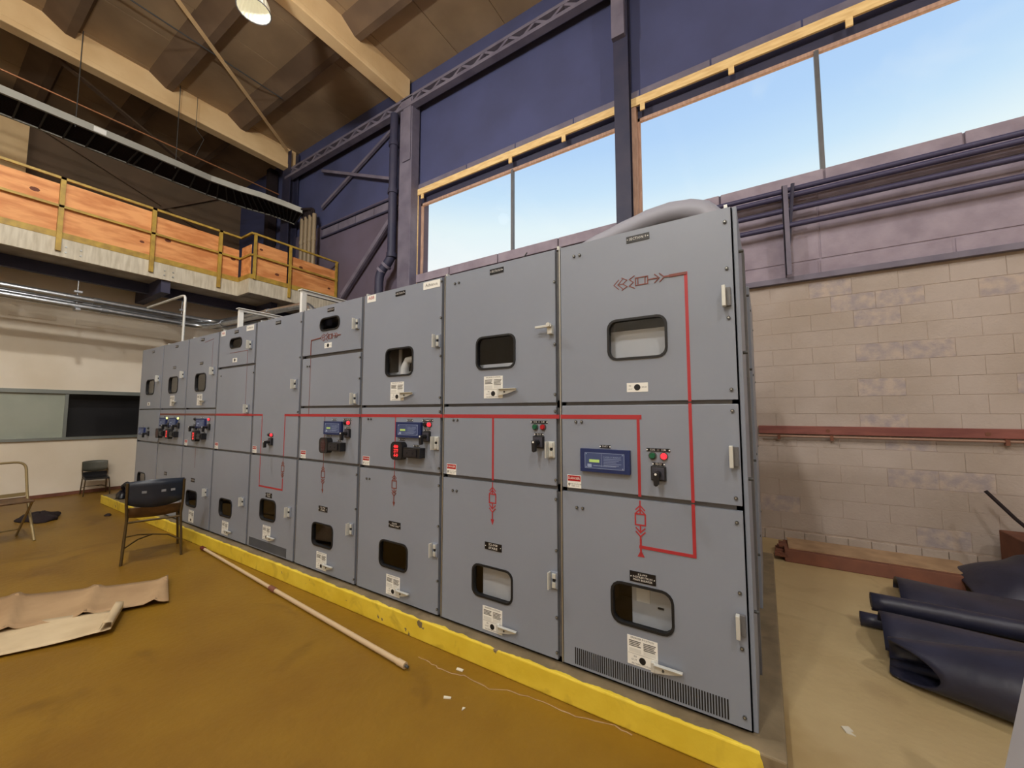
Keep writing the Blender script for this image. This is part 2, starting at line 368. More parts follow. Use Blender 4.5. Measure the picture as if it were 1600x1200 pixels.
hb = B(); hb.box((-6.26, BY-.03, 6.175), (-1.72, BY+.12, 6.31), WOODY); hb.box((-1.47, BY-.03, 6.175), (WX1, BY+.12, 6.31), WOODY)
hb.box((-6.13, BY+.10, 6.02), (WX1, BY+.16, 6.175), DARKST)
header = struct(hb, 'trim_8')
for x in (-6.0, -3.72, -2.63, -1.30, -.10, 1.15, 2.3):
    b = B(); b.box((x-.035, BY-.032, 6.07), (x+.035, BY-.01, 6.2), WOODY); b.build('bracket_tab', header)['kind'] = 'structure'
def window(name, x0, x1, mull, frames=WOODP):
    f = B(); y0, y1 = BY+.07, BY+.12; z0, z1 = SILL, 6.02
    f.box((x0, y0, z0), (x1, y1, z0+.02), ALU); f.box((x0, y0, z1-.05), (x1, y1, z1), frames)
    f.box((x0, y0, z0), (x0+.045, y1, z1), frames); f.box((x1-.04, y0, z0), (x1, y1, z1), frames)
    w = struct(f, name)
    for x in mull:
        b = B(); b.box((x-.025, y0-.01, z0), (x+.025, y1, z1-.02), GREYD); b.build('mullion', w)
    xs = [x0] + list(mull) + [x1]
    for i in range(len(xs)-1):
        b = B(); b.box((xs[i]+.02, y0+.02, z0+.015), (xs[i+1]-.02, y0+.026, z1-.03), GLASS); b.build('pane', w)
    return w
window('window_1', -6.13, -1.56, [-3.74]); window('window_2', -1.41, WX1, [.832, 3.1, 5.4])

# steel lattice along the back wall head, wind braces ------------------------
lt = B(); y = 3.62
lt.box((-11.3, y, 8.36), (7.9, y+.10, 8.42), SLATE2); lt.box((-11.3, y-.04, 8.13), (7.9, y+.10, 8.20), SLATE2)
lt.box((-11.3, y+.1, 8.13), (7.9, y+.11, 8.42), DARKST)
x = -11.2
while x < 7.3:
    lt.bar((x, y+.05, 8.2), (x+.28, y+.05, 8.37), .05, .09, SLATE2, (0,1,0)); lt.bar((x+.28, y+.05, 8.37), (x+.56, y+.05, 8.2), .05, .09, SLATE2, (0,1,0)); x += .56
tag(lt.build('lattice_girder'), 'long grey steel lattice girder running along the head of the window wall', 'girder')
def brace(name, p, q, w, m, lab): 
    b = B(); b.bar(p, q, w, w*.25, m, (0,1,0)); b.bar((p[0], p[1]+.02, p[2]-w*.4), (q[0], q[1]+.02, q[2]-w*.4), w*.25, w*.8, m, (0,1,0)); return tag(b.build(name), lab, 'brace')
brace('wall_brace', (-8.62, 3.72, 4.30), (-6.62, 3.72, 6.02), .14, SLATE2, 'thick pale diagonal brace low on the wall left of the window')
brace('wall_brace', (-9.76, 3.80, 6.95), (-7.0, 3.80, 8.05), .07, SLATE2, 'thin diagonal brace rising to the right under the lattice girder')
brace('wall_brace', (-9.75, 3.76, 7.95), (-6.95, 3.76, 6.80), .07, SLATE2, 'thin diagonal brace falling to the right towards the dark downpipe')
# roof: planks, joists, main girders (all part of the ceiling) ----------------
cb = B(); cb.box((-14.9, -9, CZ+.05), (8.2, BY+.2, CZ+.25), DECK); ceiling = struct(cb, 'ceiling')
JY = [-8.4+1.55*i for i in range(8)] + [3.95]      # ... -.65, .90, 2.45, 4.0
JY = [-.66+1.545*k for k in range(-5, 4)]
pl = B(); pl.box((-.596, 0, 0), (.596, 1.535, .05), DECK); plank = pl.build('plank', ceiling, bevel=.008)
n = 0
for k, jy in enumerate(JY[:-1]):
    for i in range(17):
        x = -14.1+i*1.2
        if x > 1.5 and jy > -3: continue
        if jy < -5 : continue
        o = plank if n == 0 else plank.copy()
        if n: COL.objects.link(o); o.parent = ceiling
        o.location = (x, jy+.005, CZ+random.uniform(-.004, .004)); n += 1
for jy in JY[:-1]:
    b = B(); b.prism([(jy-.38, CZ+.01), (jy-.06, CZ-.19), (jy+.07, CZ-.19), (jy+.09, CZ-.03), (jy+.16, CZ+.01)], -14.7, 8, 'x', JOIST_SHADE); b.build('joist', ceiling)
for gx, m in ((-11.2, CREAM), (-6.45, CREAM), (-1.45, CREAM), (3.55, CREAM)):
    b = B(); b.box((gx-.22, -9, 8.46), (gx, BY-.02, CZ+.02), m); b.box((gx-.24, -9, 8.44), (gx+.02, BY-.02, 8.56), m); b.build('girder', ceiling, bevel=.015)
# left: office wall below, mezzanine, upper far wall ---------------------------
b = B()
wy0, wy1, wz0, wz1 = -3.2, .78, .90, 1.84
b.box((-11.25, -9, FZ-.2), (-11.05, BY, wz0), WALLF); b.box((-11.25, -9, wz1), (-11.05, BY, 4.0), WALLF)
b.box((-11.25, -9, wz0), (-11.05, wy0, wz1), WALLF); b.box((-11.25, wy1+.6, wz0), (-11.05, BY, wz1), WALLF); wy1 += .6
wall_left = struct(b, 'wall_left')
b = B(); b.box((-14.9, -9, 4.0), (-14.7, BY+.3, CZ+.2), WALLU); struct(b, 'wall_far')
b = B(); b.box((-11.055, -9, FZ), (-11.03, BY, FZ+.06), CARD); struct(b, 'baseboard_left')
b = B(); b.box((-15, -9.2, FZ-.2), (8, -9, CZ+.2), WALLF); struct(b, 'wall_front')
b = B(); b.box((8, -9.2, FZ-.2), (8.2, BY+.3, CZ+.2), BLOCKM); struct(b, 'wall_right')
w = B(); fx = -11.05
w.box((fx-.1, wy0, wz1-.07), (fx+.03, wy1, wz1), ALU); w.box((fx-.1, wy0, wz0), (fx+.04, wy1, wz0+.05), ALU)
w.box((fx-.1, wy0, wz0), (fx+.02, wy0+.04, wz1), ALU); w.box((fx-.1, wy1-.04, wz0), (fx+.02, wy1, wz1), ALU); w.box((fx-.04, -.345, wz0+.03), (fx+.01, -.30, wz1-.05), ALU)
w3 = struct(w, 'window_3')
b = B(); b.box((fx-.05, wy0+.03, wz0+.03), (fx-.02, -.33, wz1-.05), PANEREF); b.build('pane', w3)['label'] = 'sliding pane with a painted pale grey-green reflection'
b = B(); b.box((fx-.30, -.33, wz0+.03), (fx-.28, wy1, wz1-.05), VOID); b.build('dark_room_sheet', w3)['label'] = 'black sheet for the dark room behind the open half of the window'  # black sheet stands for the unlit room behind the opening
for yy, zz in ((-.05, 3.0),(-.75,2.95),(.95,2.75),(-.45,2.72)):
    pass
ps = B()
for i in range(3): ps.box((fx-.001, -1.9+i*.8, 3.15-.02*i), (fx+.012, -1.35+i*.8, 3.22), WALLF)
ps.build('plaster_patch', wall_left)['kind'] = 'structure'

# mezzanine balcony ------------------------------------------------------------
bal = thing('balcony', 'mezzanine balcony with plywood infill, yellow rails and pale fascia at the far end', 'balcony', (-9.5, -1, 4.1))
def bo(bb, name, parent=bal, **k):
    o = bb.build(name, **k); o.parent = parent; o.matrix_parent_inverse = Matrix.Translation((9.5, 1, -4.1)) if parent == bal else Matrix(); return o
b = B(); b.box((-14.7, -9, 4.0), (-9.56, BY, 4.22), CONC); b.box((-9.6, 1.86, 4.0), (-9.06, BY, 4.22), CONC); bo(b, 'slab')
b = B(); b.box((-9.56, -9, 3.955), (-9.5, 1.86, 4.26), FASCIA); bo(b, 'fascia')
b = B(); b.box((-9.56, 1.80, 3.955), (-9.0, 1.86, 4.26), FASCIA); bo(b, 'fascia')
b = B(); b.box((-9.06, 1.861, 3.955), (-9.0, BY, 4.26), FASCIA); bo(b, 'fascia')
b = B(); b.box((-9.515, -9, 4.26), (-9.495, 1.80, 4.36), YELR); b.box((-9.515, 1.80, 4.26), (-9.0, 1.82, 4.36), YELR); b.box((-9.01, 1.8, 4.26), (-8.99, BY, 4.36), YELR); bo(b, 'toe_board')
def plypanel(x, y0, y1, z0, z1, axis='x'):
    b = B()
    if axis == 'x': b.box((x-.03, y0, z0), (x-.012, y1, z1), PLY)
    else: b.box((y0, x-.03, z0), (y1, x-.012, z1), PLY)
    o = bo(b, 'plywood_panel')
    if axis == 'x':
        k = B()
        for i in range(max(1, int((y1-y0)*1.6))):
            cy, cz, r = random.uniform(y0+.1, y1-.1), random.uniform(z0+.1, z1-.1), random.uniform(.02, .038)
            k.prism([(cy+math.cos(t*.7854)*r*1.6, cz+math.sin(t*.7854)*r) for t in range(8)], x-.012, x-.0105, 'x', KNOT)
        ko = k.build('knot'); ko.parent = o; ko['kind'] = 'stuff'
    return o
for y0, y1, z1 in ((-5.6, -3.2, 5.12), (-3.19, -.84, 5.16), (-.79, .33, 5.20), (.34, 1.42, 5.14)): plypanel(-9.5, y0, y1, 4.30, z1)
plypanel(-9.5, 1.44, 1.80, 4.30, 4.98); plypanel(1.86, -9.45, -9.05, 4.30, 5.02, 'y')
for y0, y1, z0, z1 in ((1.90, 2.58, 4.30, 4.735), (1.90, 2.58, 4.745, 5.09), (2.68, 3.80, 4.30, 4.70), (2.68, 3.80, 4.71, 5.03)): plypanel(-9.0, y0, y1, z0, z1)
for y in (-5.6, -3.15, -.81, .345, 1.43): b = B(); b.box((-9.50, y-.03, 4.04), (-9.455, y+.03, 5.27), YELR); bo(b, 'rail_post')
for y in (1.885, 2.63, 3.79): b = B(); b.box((-9.0, y-.025, 4.04 if y > 2 and y < 3 else 4.26), (-8.96, y+.025, 5.27), YELR); bo(b, 'rail_post')
for z in (5.25, 4.78):
    b = B(); b.box((-9.49, -9, z-.02), (-9.455, 1.80, z+.02), YELR); b.box((-9.49, 1.8, z-.02), (-8.98, 1.84, z+.02), YELR); b.box((-9.0, 1.84, z-.02), (-8.965, BY-.02, z+.02), YELR); bo(b, 'top_rail' if z > 5 else 'mid_rail')
b = B()
for y in (-.72, -.55, .55, .68):
    for z in (4.04, 4.13): b.cyl((-9.5, y, z), .014, .012, 'x', STEEL, 8)
bo(b, 'bolt_set')['kind'] = 'stuff'
# dark steel under the mezzanine
b = B()
for y in (-4, -1.6, .6, 2.6): b.box((-11.05, y-.07, 3.72), (-9.56, y+.07, 4.0), DARKST)
b.box((-10.35, -9, 3.8), (-10.25, BY, 4.0), DARKST); struct(b, 'trim_9')

# ------------------------------------------------------------------ plinth
b = B(); b.box((-9.56, -.08, FZ), (.12, 2.75, 0), PADM); pad = tag(b.build('plinth', bevel=.008), 'raised concrete plinth with a bright yellow painted edge under the grey cabinets', 'plinth')

# ------------------------------------------------------------------ switchgear cabinets
SW = .9144; H = 2.405; DF = 0.0
def rrect(cx, cz, w, h, r, k=4):
    out = []
    for qx, qz, a in ((1,1,0), (-1,1,90), (-1,-1,180), (1,-1,270)):
        for i in range(k+1):
            t = math.radians(a+90*i/k); out.append((cx+qx*(w/2-r)+math.cos(t)*r, cz+qz*(h/2-r)+math.sin(t)*r))
    return out
def plate_with_hole(b, x0, x1, z0, z1, hole, y0, y1, m):
    k = len(hole)//4; cs = [(x1,z1),(x0,z1),(x0,z0),(x1,z0)]; n = len(hole)
    o = [cs[i//k] for i in range(n)]
    for y, flip in ((y0, False), (y1, True)):
        vs = [(x, y, z) for x, z in cs] + [(x, y, z) for x, z in hole]; fs = []
        for i in range(n):
            j = (i+1) % n; ci, cj = i//k, j//k
            f = (ci, 4+i, 4+j) if ci == cj else (ci, 4+i, 4+j, cj)
            fs.append(f[::-1] if flip else f)
        b.add(vs, fs, m)
    b.add([(x, y0, z) for x, z in hole]+[(x, y1, z) for x, z in hole], [(i, (i+1) % n, (i+1) % n+n, i+n) for i in range(n)], m)
    b.add([(x, y0, z) for x, z in cs]+[(x, y1, z) for x, z in cs], [((i+1) % 4, i, i+4, (i+1) % 4+4) for i in range(4)], m)
def door(cab, z0, z1, win=None, name='door', inside=None):
    b = B(); x0, x1 = .012, SW-(.005 if cab.location.x > -1 else .026)
    if win: plate_with_hole(b, x0, x1, z0, z1, rrect(*win), 0, .022, GREY)
    else: b.box((x0, 0, z0), (x1, .022, z1), GREY)
    d = b.build(name, cab, bevel=0 if win else .003)
    if win:
        cx, cz, w, h, r = win; g = B(); hole = rrect(cx, cz, w, h, r); inn = rrect(cx, cz, w-.024, h-.024, r-.01); n = len(hole)
        for y, rev in ((-.006, 0), (.024, 1)):
            g.add([(x, y, z) for x, z in hole]+[(x, y, z) for x, z in inn], [((i, (i+1) % n, (i+1) % n+n, i+n) if rev else (i+n, (i+1) % n+n, (i+1) % n, i)) for i in range(n)], SOFTBLK)
        for L in (hole, inn): g.add([(x, -.006, z) for x, z in L]+[(x, .024, z) for x, z in L], [(i, (i+1) % n, (i+1) % n+n, i+n) for i in range(n)], SOFTBLK)
        g.build('window_gasket', d)
        p = B(); p.add([(x, .012, z) for x, z in inn], [tuple(range(n))], PGLASS); p.build('window_pane', d)
    return d
def screws(d, pts):
    b = B()
    for x, z in pts: b.cyl((x, -.007, z), .0085, .008, 'y', PRINT, 8); b.cyl((x-.001, -.0085, z+.001), .004, .003, 'y', STEEL, 6)
    b.build('screw_set', d)['kind'] = 'stuff'
def nameplate(d, cx, cz, w, h, lines, s=.022):
    b = B(); b.box((cx-w/2, -.003, cz-h/2), (cx+w/2, 0, cz+h/2), PLATE)
    for i, t in enumerate(lines): text(b, t, cx, cz+((len(lines)-1)/2-i)*s*.92, s*.95, TEXTW, -.0036, min(w*.74, len(t)*s*.62))
    for sx in (-1, 1): b.cyl((cx+sx*(w/2-.007), -.005, cz), .003, .003, 'y', TEXTW, 6)
    b.build('nameplate', d)
def tagstrip(b, cx, cz, t, y=-.003):
    b.box((cx-.03, y, cz-.008), (cx+.03, 0, cz+.008), PLATE); text(b, t, cx, cz, .014, TEXTW, y-.0006)
    for s in (-1, 1): b.cyl((cx+s*.027, y-.002, cz), .004, .003, 'y', WHITE, 6)
def sticker(d, cx, cz, w=.15, h=.145):
    b = B(); b.box((cx-w/2, -.0015, cz-h/2), (cx+w/2, 0, cz+h/2), WHITE); y = -.0022
    text(b, 'BREAKER POSITION', cx, cz+h*.44, .013, PRINT, y)
    for s, n in ((-1, 4), (1, 5)):
        for k in range(n): b.box((cx+s*w*.24-w*.2, y, cz+h*.33-k*.008-.002), (cx+s*w*.24+w*(.2-.03*(k % 3)), -.001, cz+h*.33-k*.008+.002), PRINT)
        b.box((cx+s*w*.24-w*.2, y, cz-h*.06), (cx+s*w*.24+w*.2, -.001, cz+h*.08), mat('label_tint', (214, 214, 208), .6))
    b.box((cx-w*.47, y, cz-h*.11), (cx+w*.47, -.001, cz-h*.10), PRINTG)
    text(b, 'IN', cx-w*.24, cz-h*.2, .014, PRINT, y); text(b, 'OUT', cx-w*.28, cz-h*.32, .014, PRINT, y); text(b, 'RACKING POSITION', cx-w*.02, cz-h*.44, .011, PRINT, y)
    b.cyl((cx, -.003, cz-h*.29), .0165, .002, 'y', SOFTBLK, 16)
    b.build('instruction_sticker', d)
def hasp(d, cx, cz):
    b = B()
    b.box((cx-.012, -.022, cz-.022), (cx+.004, -.002, cz+.022), STEELW)
    b.prism([(cx+.004, cz-.024), (cx+.07, cz-.012), (cx+.13, cz+.006), (cx+.13, cz+.016), (cx+.004, cz+.022)], -.020, -.014, 'y', STEELW)
    b.box((cx+.004, -.034, cz+.016), (cx+.135, -.014, cz+.021), STEELW)
    b.cyl((cx+.045, -.024, cz-.001), .006, .004, 'y', PRINT, 8)
    b.build('padlock_hasp', d, bevel=.001)
def latch(d, cx, cz, kind='v', m=None):
    b = B(); m = m or GREY
    if kind == 'v':
        b.box((cx-.022, -.012, cz-.047), (cx+.022, 0, cz+.047), m); b.box((cx-.008, -.022, cz-.04), (cx+.014, -.012, cz-.008), STEELW); b.box((cx-.008, -.022, cz+.012), (cx+.014, -.012, cz+.04), STEELW)
        b.cyl((cx+.003, -.018, cz+.002), .009, .008, 'y', SOFTBLK, 8)
        b.box((cx-.026, -.045, cz-.048), (cx-.018, -.014, cz+.048), STEELW)
    elif kind == 'h':
        b.box((cx-.015, -.03, cz-.045), (cx+.015, 0, cz+.01), STEELW); b.box((cx-.09, -.045, cz-.006), (cx+.02, -.03, cz+.008), STEELW); b.cyl((cx, -.05, cz+.008), .013, .03, 'y', STEELW, 10)
    else:
        b.box((cx-.012, -.018, cz-.045), (cx+.018, 0, cz+.045), GREYD); b.box((cx-.018, -.05, cz-.05), (cx-.002, -.018, cz+.05), STEELW)
    b.build('latch_handle', d, bevel=.002)
def pilot(d, cx, cz, m, t='', r=.016):
    b = B(); b.cyl((cx, -.008, cz), r+.004, .008, 'y', PRINT, 16); b.cyl((cx, -.02, cz), r*.8, .013, 'y', m, 16, r2=r)
    if t: tagstrip(b, cx, cz+.03, t)
    b.build('pilot_light', d)
def rotary(d, cx, cz, turn=0):
    b = B(); b.box((cx-.036, -.016, cz-.036), (cx+.036, 0, cz+.036), BLACK); b.box((cx-.030, -.02, cz-.030), (cx+.030, -.016, cz+.030), mat('switch_face', (60, 60, 70), .4))
    b.cyl((cx, -.05, cz), .016, .032, 'y', BLACK, 12)
    b.prism([(cx-.014, cz+.012), (cx+.014, cz+.012), (cx+.010, cz-.05), (cx, cz-.056), (cx-.010, cz-.05)], -.075, -.05, 'y', BLACK); b.cyl((cx, -.078, cz+.004), .006, .004, 'y', WHITE, 8)
    tagstrip(b, cx, cz+.046, '52CS'); b.build('control_switch', d, bevel=.002)
def relay(d, cx, cz, w, h, lcd=True):
    b = B(); b.box((cx-w/2, -.022, cz-h/2), (cx+w/2, 0, cz+h/2), NAVY); a, c = w*.40, h*.34; y = -.0225
    b.box((cx-a, -.024, cz-c), (cx+a, -.02, cz+c), NAVYF)
    for (x0, z0, x1, z1) in ((-a, c-.002, a, c), (-a, -c, a, -c+.002), (-a, -c, -a+.002, c), (a-.002, -c, a, c), (-a*.14, -c*.75, -a*.13, c*.9)): b.box((cx+x0, -.0248, cz+z0), (cx+x1, -.024, cz+z1), NAVYL)
    b.box((cx-a*.76, -.0255, cz-c*.22), (cx-a*.24, -.024, cz+c*.14), LCD if lcd else NAVYL)
    b.box((cx-a*.86, -.0252, cz-c*.86), (cx-a*.64, -.024, cz-c*.44), NAVYL)
    text(b, 'OVERCURRENT', cx+a*.4, cz+c*.5, h*.09, NAVYL, -.0252, a*.9)
    for k in range(5): b.box((cx-a*.02, -.0252, cz+c*(.28-.2*k)-.001), (cx+a*(.85-.12*(k % 3)), -.024, cz+c*(.28-.2*k)+.001), NAVYL)
    b.box((cx-a*.55, -.0252, cz-c*.66), (cx+a*.6, -.024, cz-c*.6), NAVYL)
    for sx in (-1, 1):
        for sz in (-1, 1): b.cyl((cx+sx*a*.92, -.026, cz+sz*c*.84), .003, .003, 'y', NAVYL, 6)
    tagstrip(b, cx+.0, cz+h/2+.014, '50/51'); b.build('protection_relay', d, bevel=.0015)
def meter(d, cx, cz, lit=DIGIT):
    b = B(); b.prism(rrect(cx, cz, .125, .135, .035), -.05, 0, 'y', BLACK); b.prism([(cx+math.cos(t*math.pi/8)*.035, cz+math.sin(t*math.pi/8)*.054) for t in range(16)], -.052, -.05, 'y', mat('meter_face', (60, 10, 16), .4))
    for i, s in enumerate(('480', '277', '60')): text(b, s, cx, cz+.032-i*.032, .036, lit, -.0535, .048)
    b.prism(rrect(cx, cz, .10, .115, .03), -.0505, -.05, 'y', mat('meter_rim', (34, 34, 38), .35)); tagstrip(b, cx+.01, cz+.082, 'DMM'); b.build('power_meter', d, bevel=.003)
def testblock(d, cx, cz, w=.17, h=.072):
    b = B(); b.box((cx-w/2, -.055, cz-h/2), (cx+w/2, 0, cz+h/2), BLACK); b.box((cx-w/2+.012, -.062, cz-h/2+.01), (cx+w/2-.03, -.055, cz+h/2-.01), mat('block_cover', (30, 30, 38), .3))
    b.cyl((cx-.04, -.066, cz), .007, .006, 'y', BLACK, 8); b.cyl((cx+.02, -.066, cz), .007, .006, 'y', BLACK, 8); tagstrip(b, cx+.0, cz+h/2+.012, 'TB-1'); b.build('test_block', d, bevel=.003)
def danger(d, cx, cz):
    b = B(); w, h = .084, .072; b.box((cx-w/2, -.0015, cz-h/2), (cx+w/2, 0, cz+h/2), WHITE); b.box((cx-w/2+.003, -.002, cz+.002), (cx+w/2-.003, -.001, cz+h/2-.003), REDL)
    text(b, 'DANGER', cx, cz+h*.25, .02, TEXTW, -.0026, w*.82)
    b.prism([(cx-.034, cz-.010), (cx-.026, cz-.010), (cx-.030, cz-.018), (cx-.024, cz-.018), (cx-.034, cz-.032), (cx-.031, cz-.021), (cx-.036, cz-.021)], -.0022, -.001, 'y', PRINT)
    for i, s in enumerate(('HIGH VOLTAGE', 'KEEP OUT')): text(b, s, cx+.008, cz-.014-i*.011, .010, PRINT, -.0023)
    b.build('danger_label', d)
def smalllabel(d, cx, cz):
    b = B(); b.box((cx-.055, -.0015, cz-.024), (cx+.055, 0, cz+.024), WHITE); b.cyl((cx, -.003, cz), .0165, .002, 'y', SOFTBLK, 16)
    text(b, 'IN', cx-.038, cz+.008, .012, PRINT, -.002); text(b, 'OUT', cx-.036, cz-.010, .010, PRINT, -.002); text(b, 'RACK', cx+.036, cz, .010, PRINT, -.002); b.build('racking_label', d)
def lines(d, segs, tris=(), m=RED, w=.014):
    b = B()
    for kk, s in enumerate(segs):
        yo = -.0012-.00012*kk; (x0, z0), (x1, z1) = s[0], s[1]; ww = s[2] if len(s) > 2 else w
        p = Vector((x0, 0, z0)); q = Vector((x1, 0, z1)); dd = (q-p).normalized(); nn = Vector((-dd.z, 0, dd.x))*ww/2; p = p-dd*ww/2; q = q+dd*ww/2
        b.add([tuple(c+Vector((0, yo, 0))) for c in (p-nn, q-nn, q+nn, p+nn)] + [tuple(c) for c in (p-nn, q-nn, q+nn, p+nn)], [(0,1,2,3),(4,7,6,5),(0,4,5,1),(1,5,6,2),(2,6,7,3),(3,7,4,0)], m)
    for t in tris: b.prism(t, -.0013, 0, 'y', m)
    b.build('mimic_line', d)
def box4(cx, cz, w, h, t=.006): return [((cx-w/2, cz-h/2), (cx+w/2, cz-h/2), t), ((cx+w/2, cz-h/2), (cx+w/2, cz+h/2), t), ((cx+w/2, cz+h/2), (cx-w/2, cz+h/2), t), ((cx-w/2, cz+h/2), (cx-w/2, cz-h/2), t)]
def chev(cx, cz, dirz, s=.022, t=.006): return [((cx, cz), (cx-s, cz-dirz*s), t), ((cx, cz), (cx+s, cz-dirz*s), t)]
def breaker_symbol(cx, top=.955, arrow=True, end=.70, t=.007):
    s = [((cx, top), (cx, .895), t)] + chev(cx, .933, 1) + chev(cx, .915, 1) + box4(cx, .862, .05, .055, t) + [((cx, .832), (cx, .80), t)] + chev(cx, .797, -1) + chev(cx, .777, -1) + [((cx, .775), (cx, end+.03), t)]
    tr = [[(cx-.014, end+.032), (cx+.014, end+.032), (cx, end-.004)]] if arrow else [[(cx-.018, end-.03), (cx+.018, end-.03), (cx, end+.004)]]
    return s, tr
SQM = mat('mimic_box_fill', (176, 150, 142), .6)
def symbol_h(cx0, cz, rev=False):      # drawout transformer symbol read from left to right
    x = cx0; s = []
    def ch(x, d, h=.026, t=.0045): return [((x, cz), (x+d*h, cz+h), t), ((x, cz), (x+d*h, cz-h), t)]
    s += ch(x, 1) + ch(x+.022, 1) + [((x+.022, cz), (x+.05, cz), .004)]
    zig = [(x+.045, cz+.034), (x+.072, cz+.018), (x+.050, cz), (x+.072, cz-.018), (x+.045, cz-.034)]
    s += [(zig[i], zig[i+1], .0045) for i in range(4)]
    zig = [(x+.112, cz+.034), (x+.085, cz+.018), (x+.107, cz), (x+.085, cz-.018), (x+.112, cz-.034)]
    s += [(zig[i], zig[i+1], .0045) for i in range(4)]
    s += box4(x+.150, cz, .064, .04, .005) + [((x+.131, cz-.02), (x+.131, cz+.02), .005), ((x+.168, cz-.02), (x+.168, cz+.02), .005), ((x+.184, cz), (x+.23, cz), .005)]
    s += ch(x+.24, -1, .022) + ch(x+.265, -1, .022) + [((x+.265, cz), (x+.30, cz), .008)]
    return s

def cabinet(i, label, rows, ext=0):
    x0 = (i-10)*SW
    c = thing('switchgear_cabinet', label, 'cabinet', (x0, 0, 0))
    D = 2.35; b = B(); t = .012
    b.box((0, .024, 0), (t, D, H), GREYD); b.box((SW-t, .024, 0), (SW, D, H), GREYD); b.box((0, D-t, 0), (SW, D, H), GREYD)
    b.box((0, .024, H-t), (SW, D, H), GREY); b.box((0, .024, 0), (SW, D, t), GREYD)
    b.box((0, .024, 0), (.03, .05, H), GREYD); b.box((SW-.03, .024, 0), (SW, .05, H), GREYD)
    for z in rows: b.box((.0, .024, z-.022), (SW, .05, z+.022), GREYD)
    b.box((0, .024, 0), (SW, .05, .03), GREYD)
    b.build('body', c)
    # interior compartments floors + inner faces
    b = B()
    for z in rows: b.box((.012, .05, z-.006), (SW-.012, 1.0, z+.006), INDARK)
    b.box((.012, 1.0, .012), (SW-.012, 1.012, H-.012), INDARK); b.build('inner_partition', c)
    # top plenum
    b = B(); b.box((.006, .30, H), (SW-.006, D-.1, H+.10), GREY); b.box((.0, .28, H+.085), (SW, D-.08, H+.10), GREY); b.build('top_duct', c, bevel=.004)
    # hinge strip and lifting lug
    b = B(); b.box((.0, .0, .02), (.008, .03, H), STEEL if i >= 8 else GREYD); b.box((SW-.035, .05, H), (SW-.02, .10, H+.035), STEELW); b.build('hinge_strip', c)
    return c
UPW = (.45, 1.808, .315, .225, .05); LOW = (.43, .335, .315, .205, .05)
UD = (1.473, 2.40); MD = (.985, 1.452); LD = (.022, .962)
def inner(c, x0, x1, z0, z1, y, m, extra=None):
    b = B(); b.box((x0, y, z0), (x1, y+.01, z1), m)
    if extra: extra(b)
    return b.build('breaker_or_reflection', c)
def dots(x=.10): return lambda z: [(x, z), (x+.035, z)]
redbar = lambda x0=0.016, x1=SW-.016: ((x0, 1.388), (x1, 1.388), .024)

# section 9, nearest
c9 = cabinet(9, 'nearest tall grey switchgear cabinet at the right end, with a wide vent at its foot', (.973, 1.462))
d = door(c9, *UD, win=UPW); nameplate(d, .47, 2.352, .122, .036, ['SECTION 9'])
lines(d, symbol_h(.335, 2.113) + [((.63, 2.113), (.70, 2.113), .014)] , m=BROWNL); lines(d, [((.64, 2.113), (.703, 2.113), .015), ((.703, 2.113), (.703, 1.473), .015)])
smalllabel(d, .45, 1.545); latch(d, .88, 1.96, 'b'); screws(d, [(.885, 2.33), (.885, 2.1), (.885, 1.86), (.885, 1.52), (.10, 2.33), (.135, 2.33)])
d = door(c9, *MD); lines(d, [redbar(.016, .456), ((.45, 1.388), (.45, .985), .015), ((.703, 1.452), (.703, .985), .015)])
relay(d, .27, 1.15, .275, .125); pilot(d, .52, 1.192, GREEN, '52G'); pilot(d, .575, 1.192, REDON, '52R'); rotary(d, .548, 1.105); danger(d, .085, 1.022)
latch(d, .885, 1.21, 'b', STEELW); screws(d, [(.885, 1.42), (.885, 1.02), (.10, 1.36), (.135, 1.36)])
d = door(c9, *LD, win=(.445, .425, .315, .215, .055))
s, tr = breaker_symbol(.45, .955, False, .705); lines(d, s + [((.45, .725), (.703, .725), .015), ((.703, .725), (.703, .962), .015), ((.45, .76), (.45, .70), .009)], tr)
nameplate(d, .455, .572, .13, .052, ['52-M9', 'DISTRIBUTION', 'MAIN BREAKER'], .015)
sticker(d, .445, .205, .15, .14); hasp(d, .502, .162); latch(d, .885, .465, 'b'); screws(d, [(.885, .91), (.885, .60), (.885, .36), (.885, .07), (.10, .88), (.135, .88)])
b = B()
for k in range(64): x = .082+k*(.738/63); b.box((x-.0032, -.001, .035), (x+.0032, .0, .122), SOFTBLK)
b.build('vent_slots', d)['kind'] = 'stuff'
inner(c9, .12, .88, 1.50, 1.868, .075, INNER); inner(c9, .365, .88, .20, .70, .12, INNER, lambda b: (b.box((.39, .114, .40), (.46, .12, .50), WHITE), b.box((.50, .114, .385), (.53, .12, .393), SOFTBLK)))
# end panels of the lineup
b = B(); b.box((SW, .03, .0), (SW+.02, 1.02, 2.41), GREY); b.build('side_panel', c9, bevel=.004)
b = B(); b.box((SW, 1.06, .0), (SW+.008, 1.34, 2.38), GREYD); b.build('side_panel', c9)
b = B(); b.box((SW, 1.36, .0), (SW+.035, 2.34, 2.38), GREY); b.build('side_panel', c9, bevel=.004)
b = B(); b.box((SW+.02, .50, 0), (SW+.032, .62, 2.36), GREYD); b.build('side_channel', c9)
b = B()
for z in (.5, 1.1, 1.7, 2.2):
    for y in (.08, .95, 1.42, 2.28): b.cyl((SW+.02, y, z), .008, .02, 'x', PRINT, 8)
b.build('screw_set', c9)['kind'] = 'stuff'

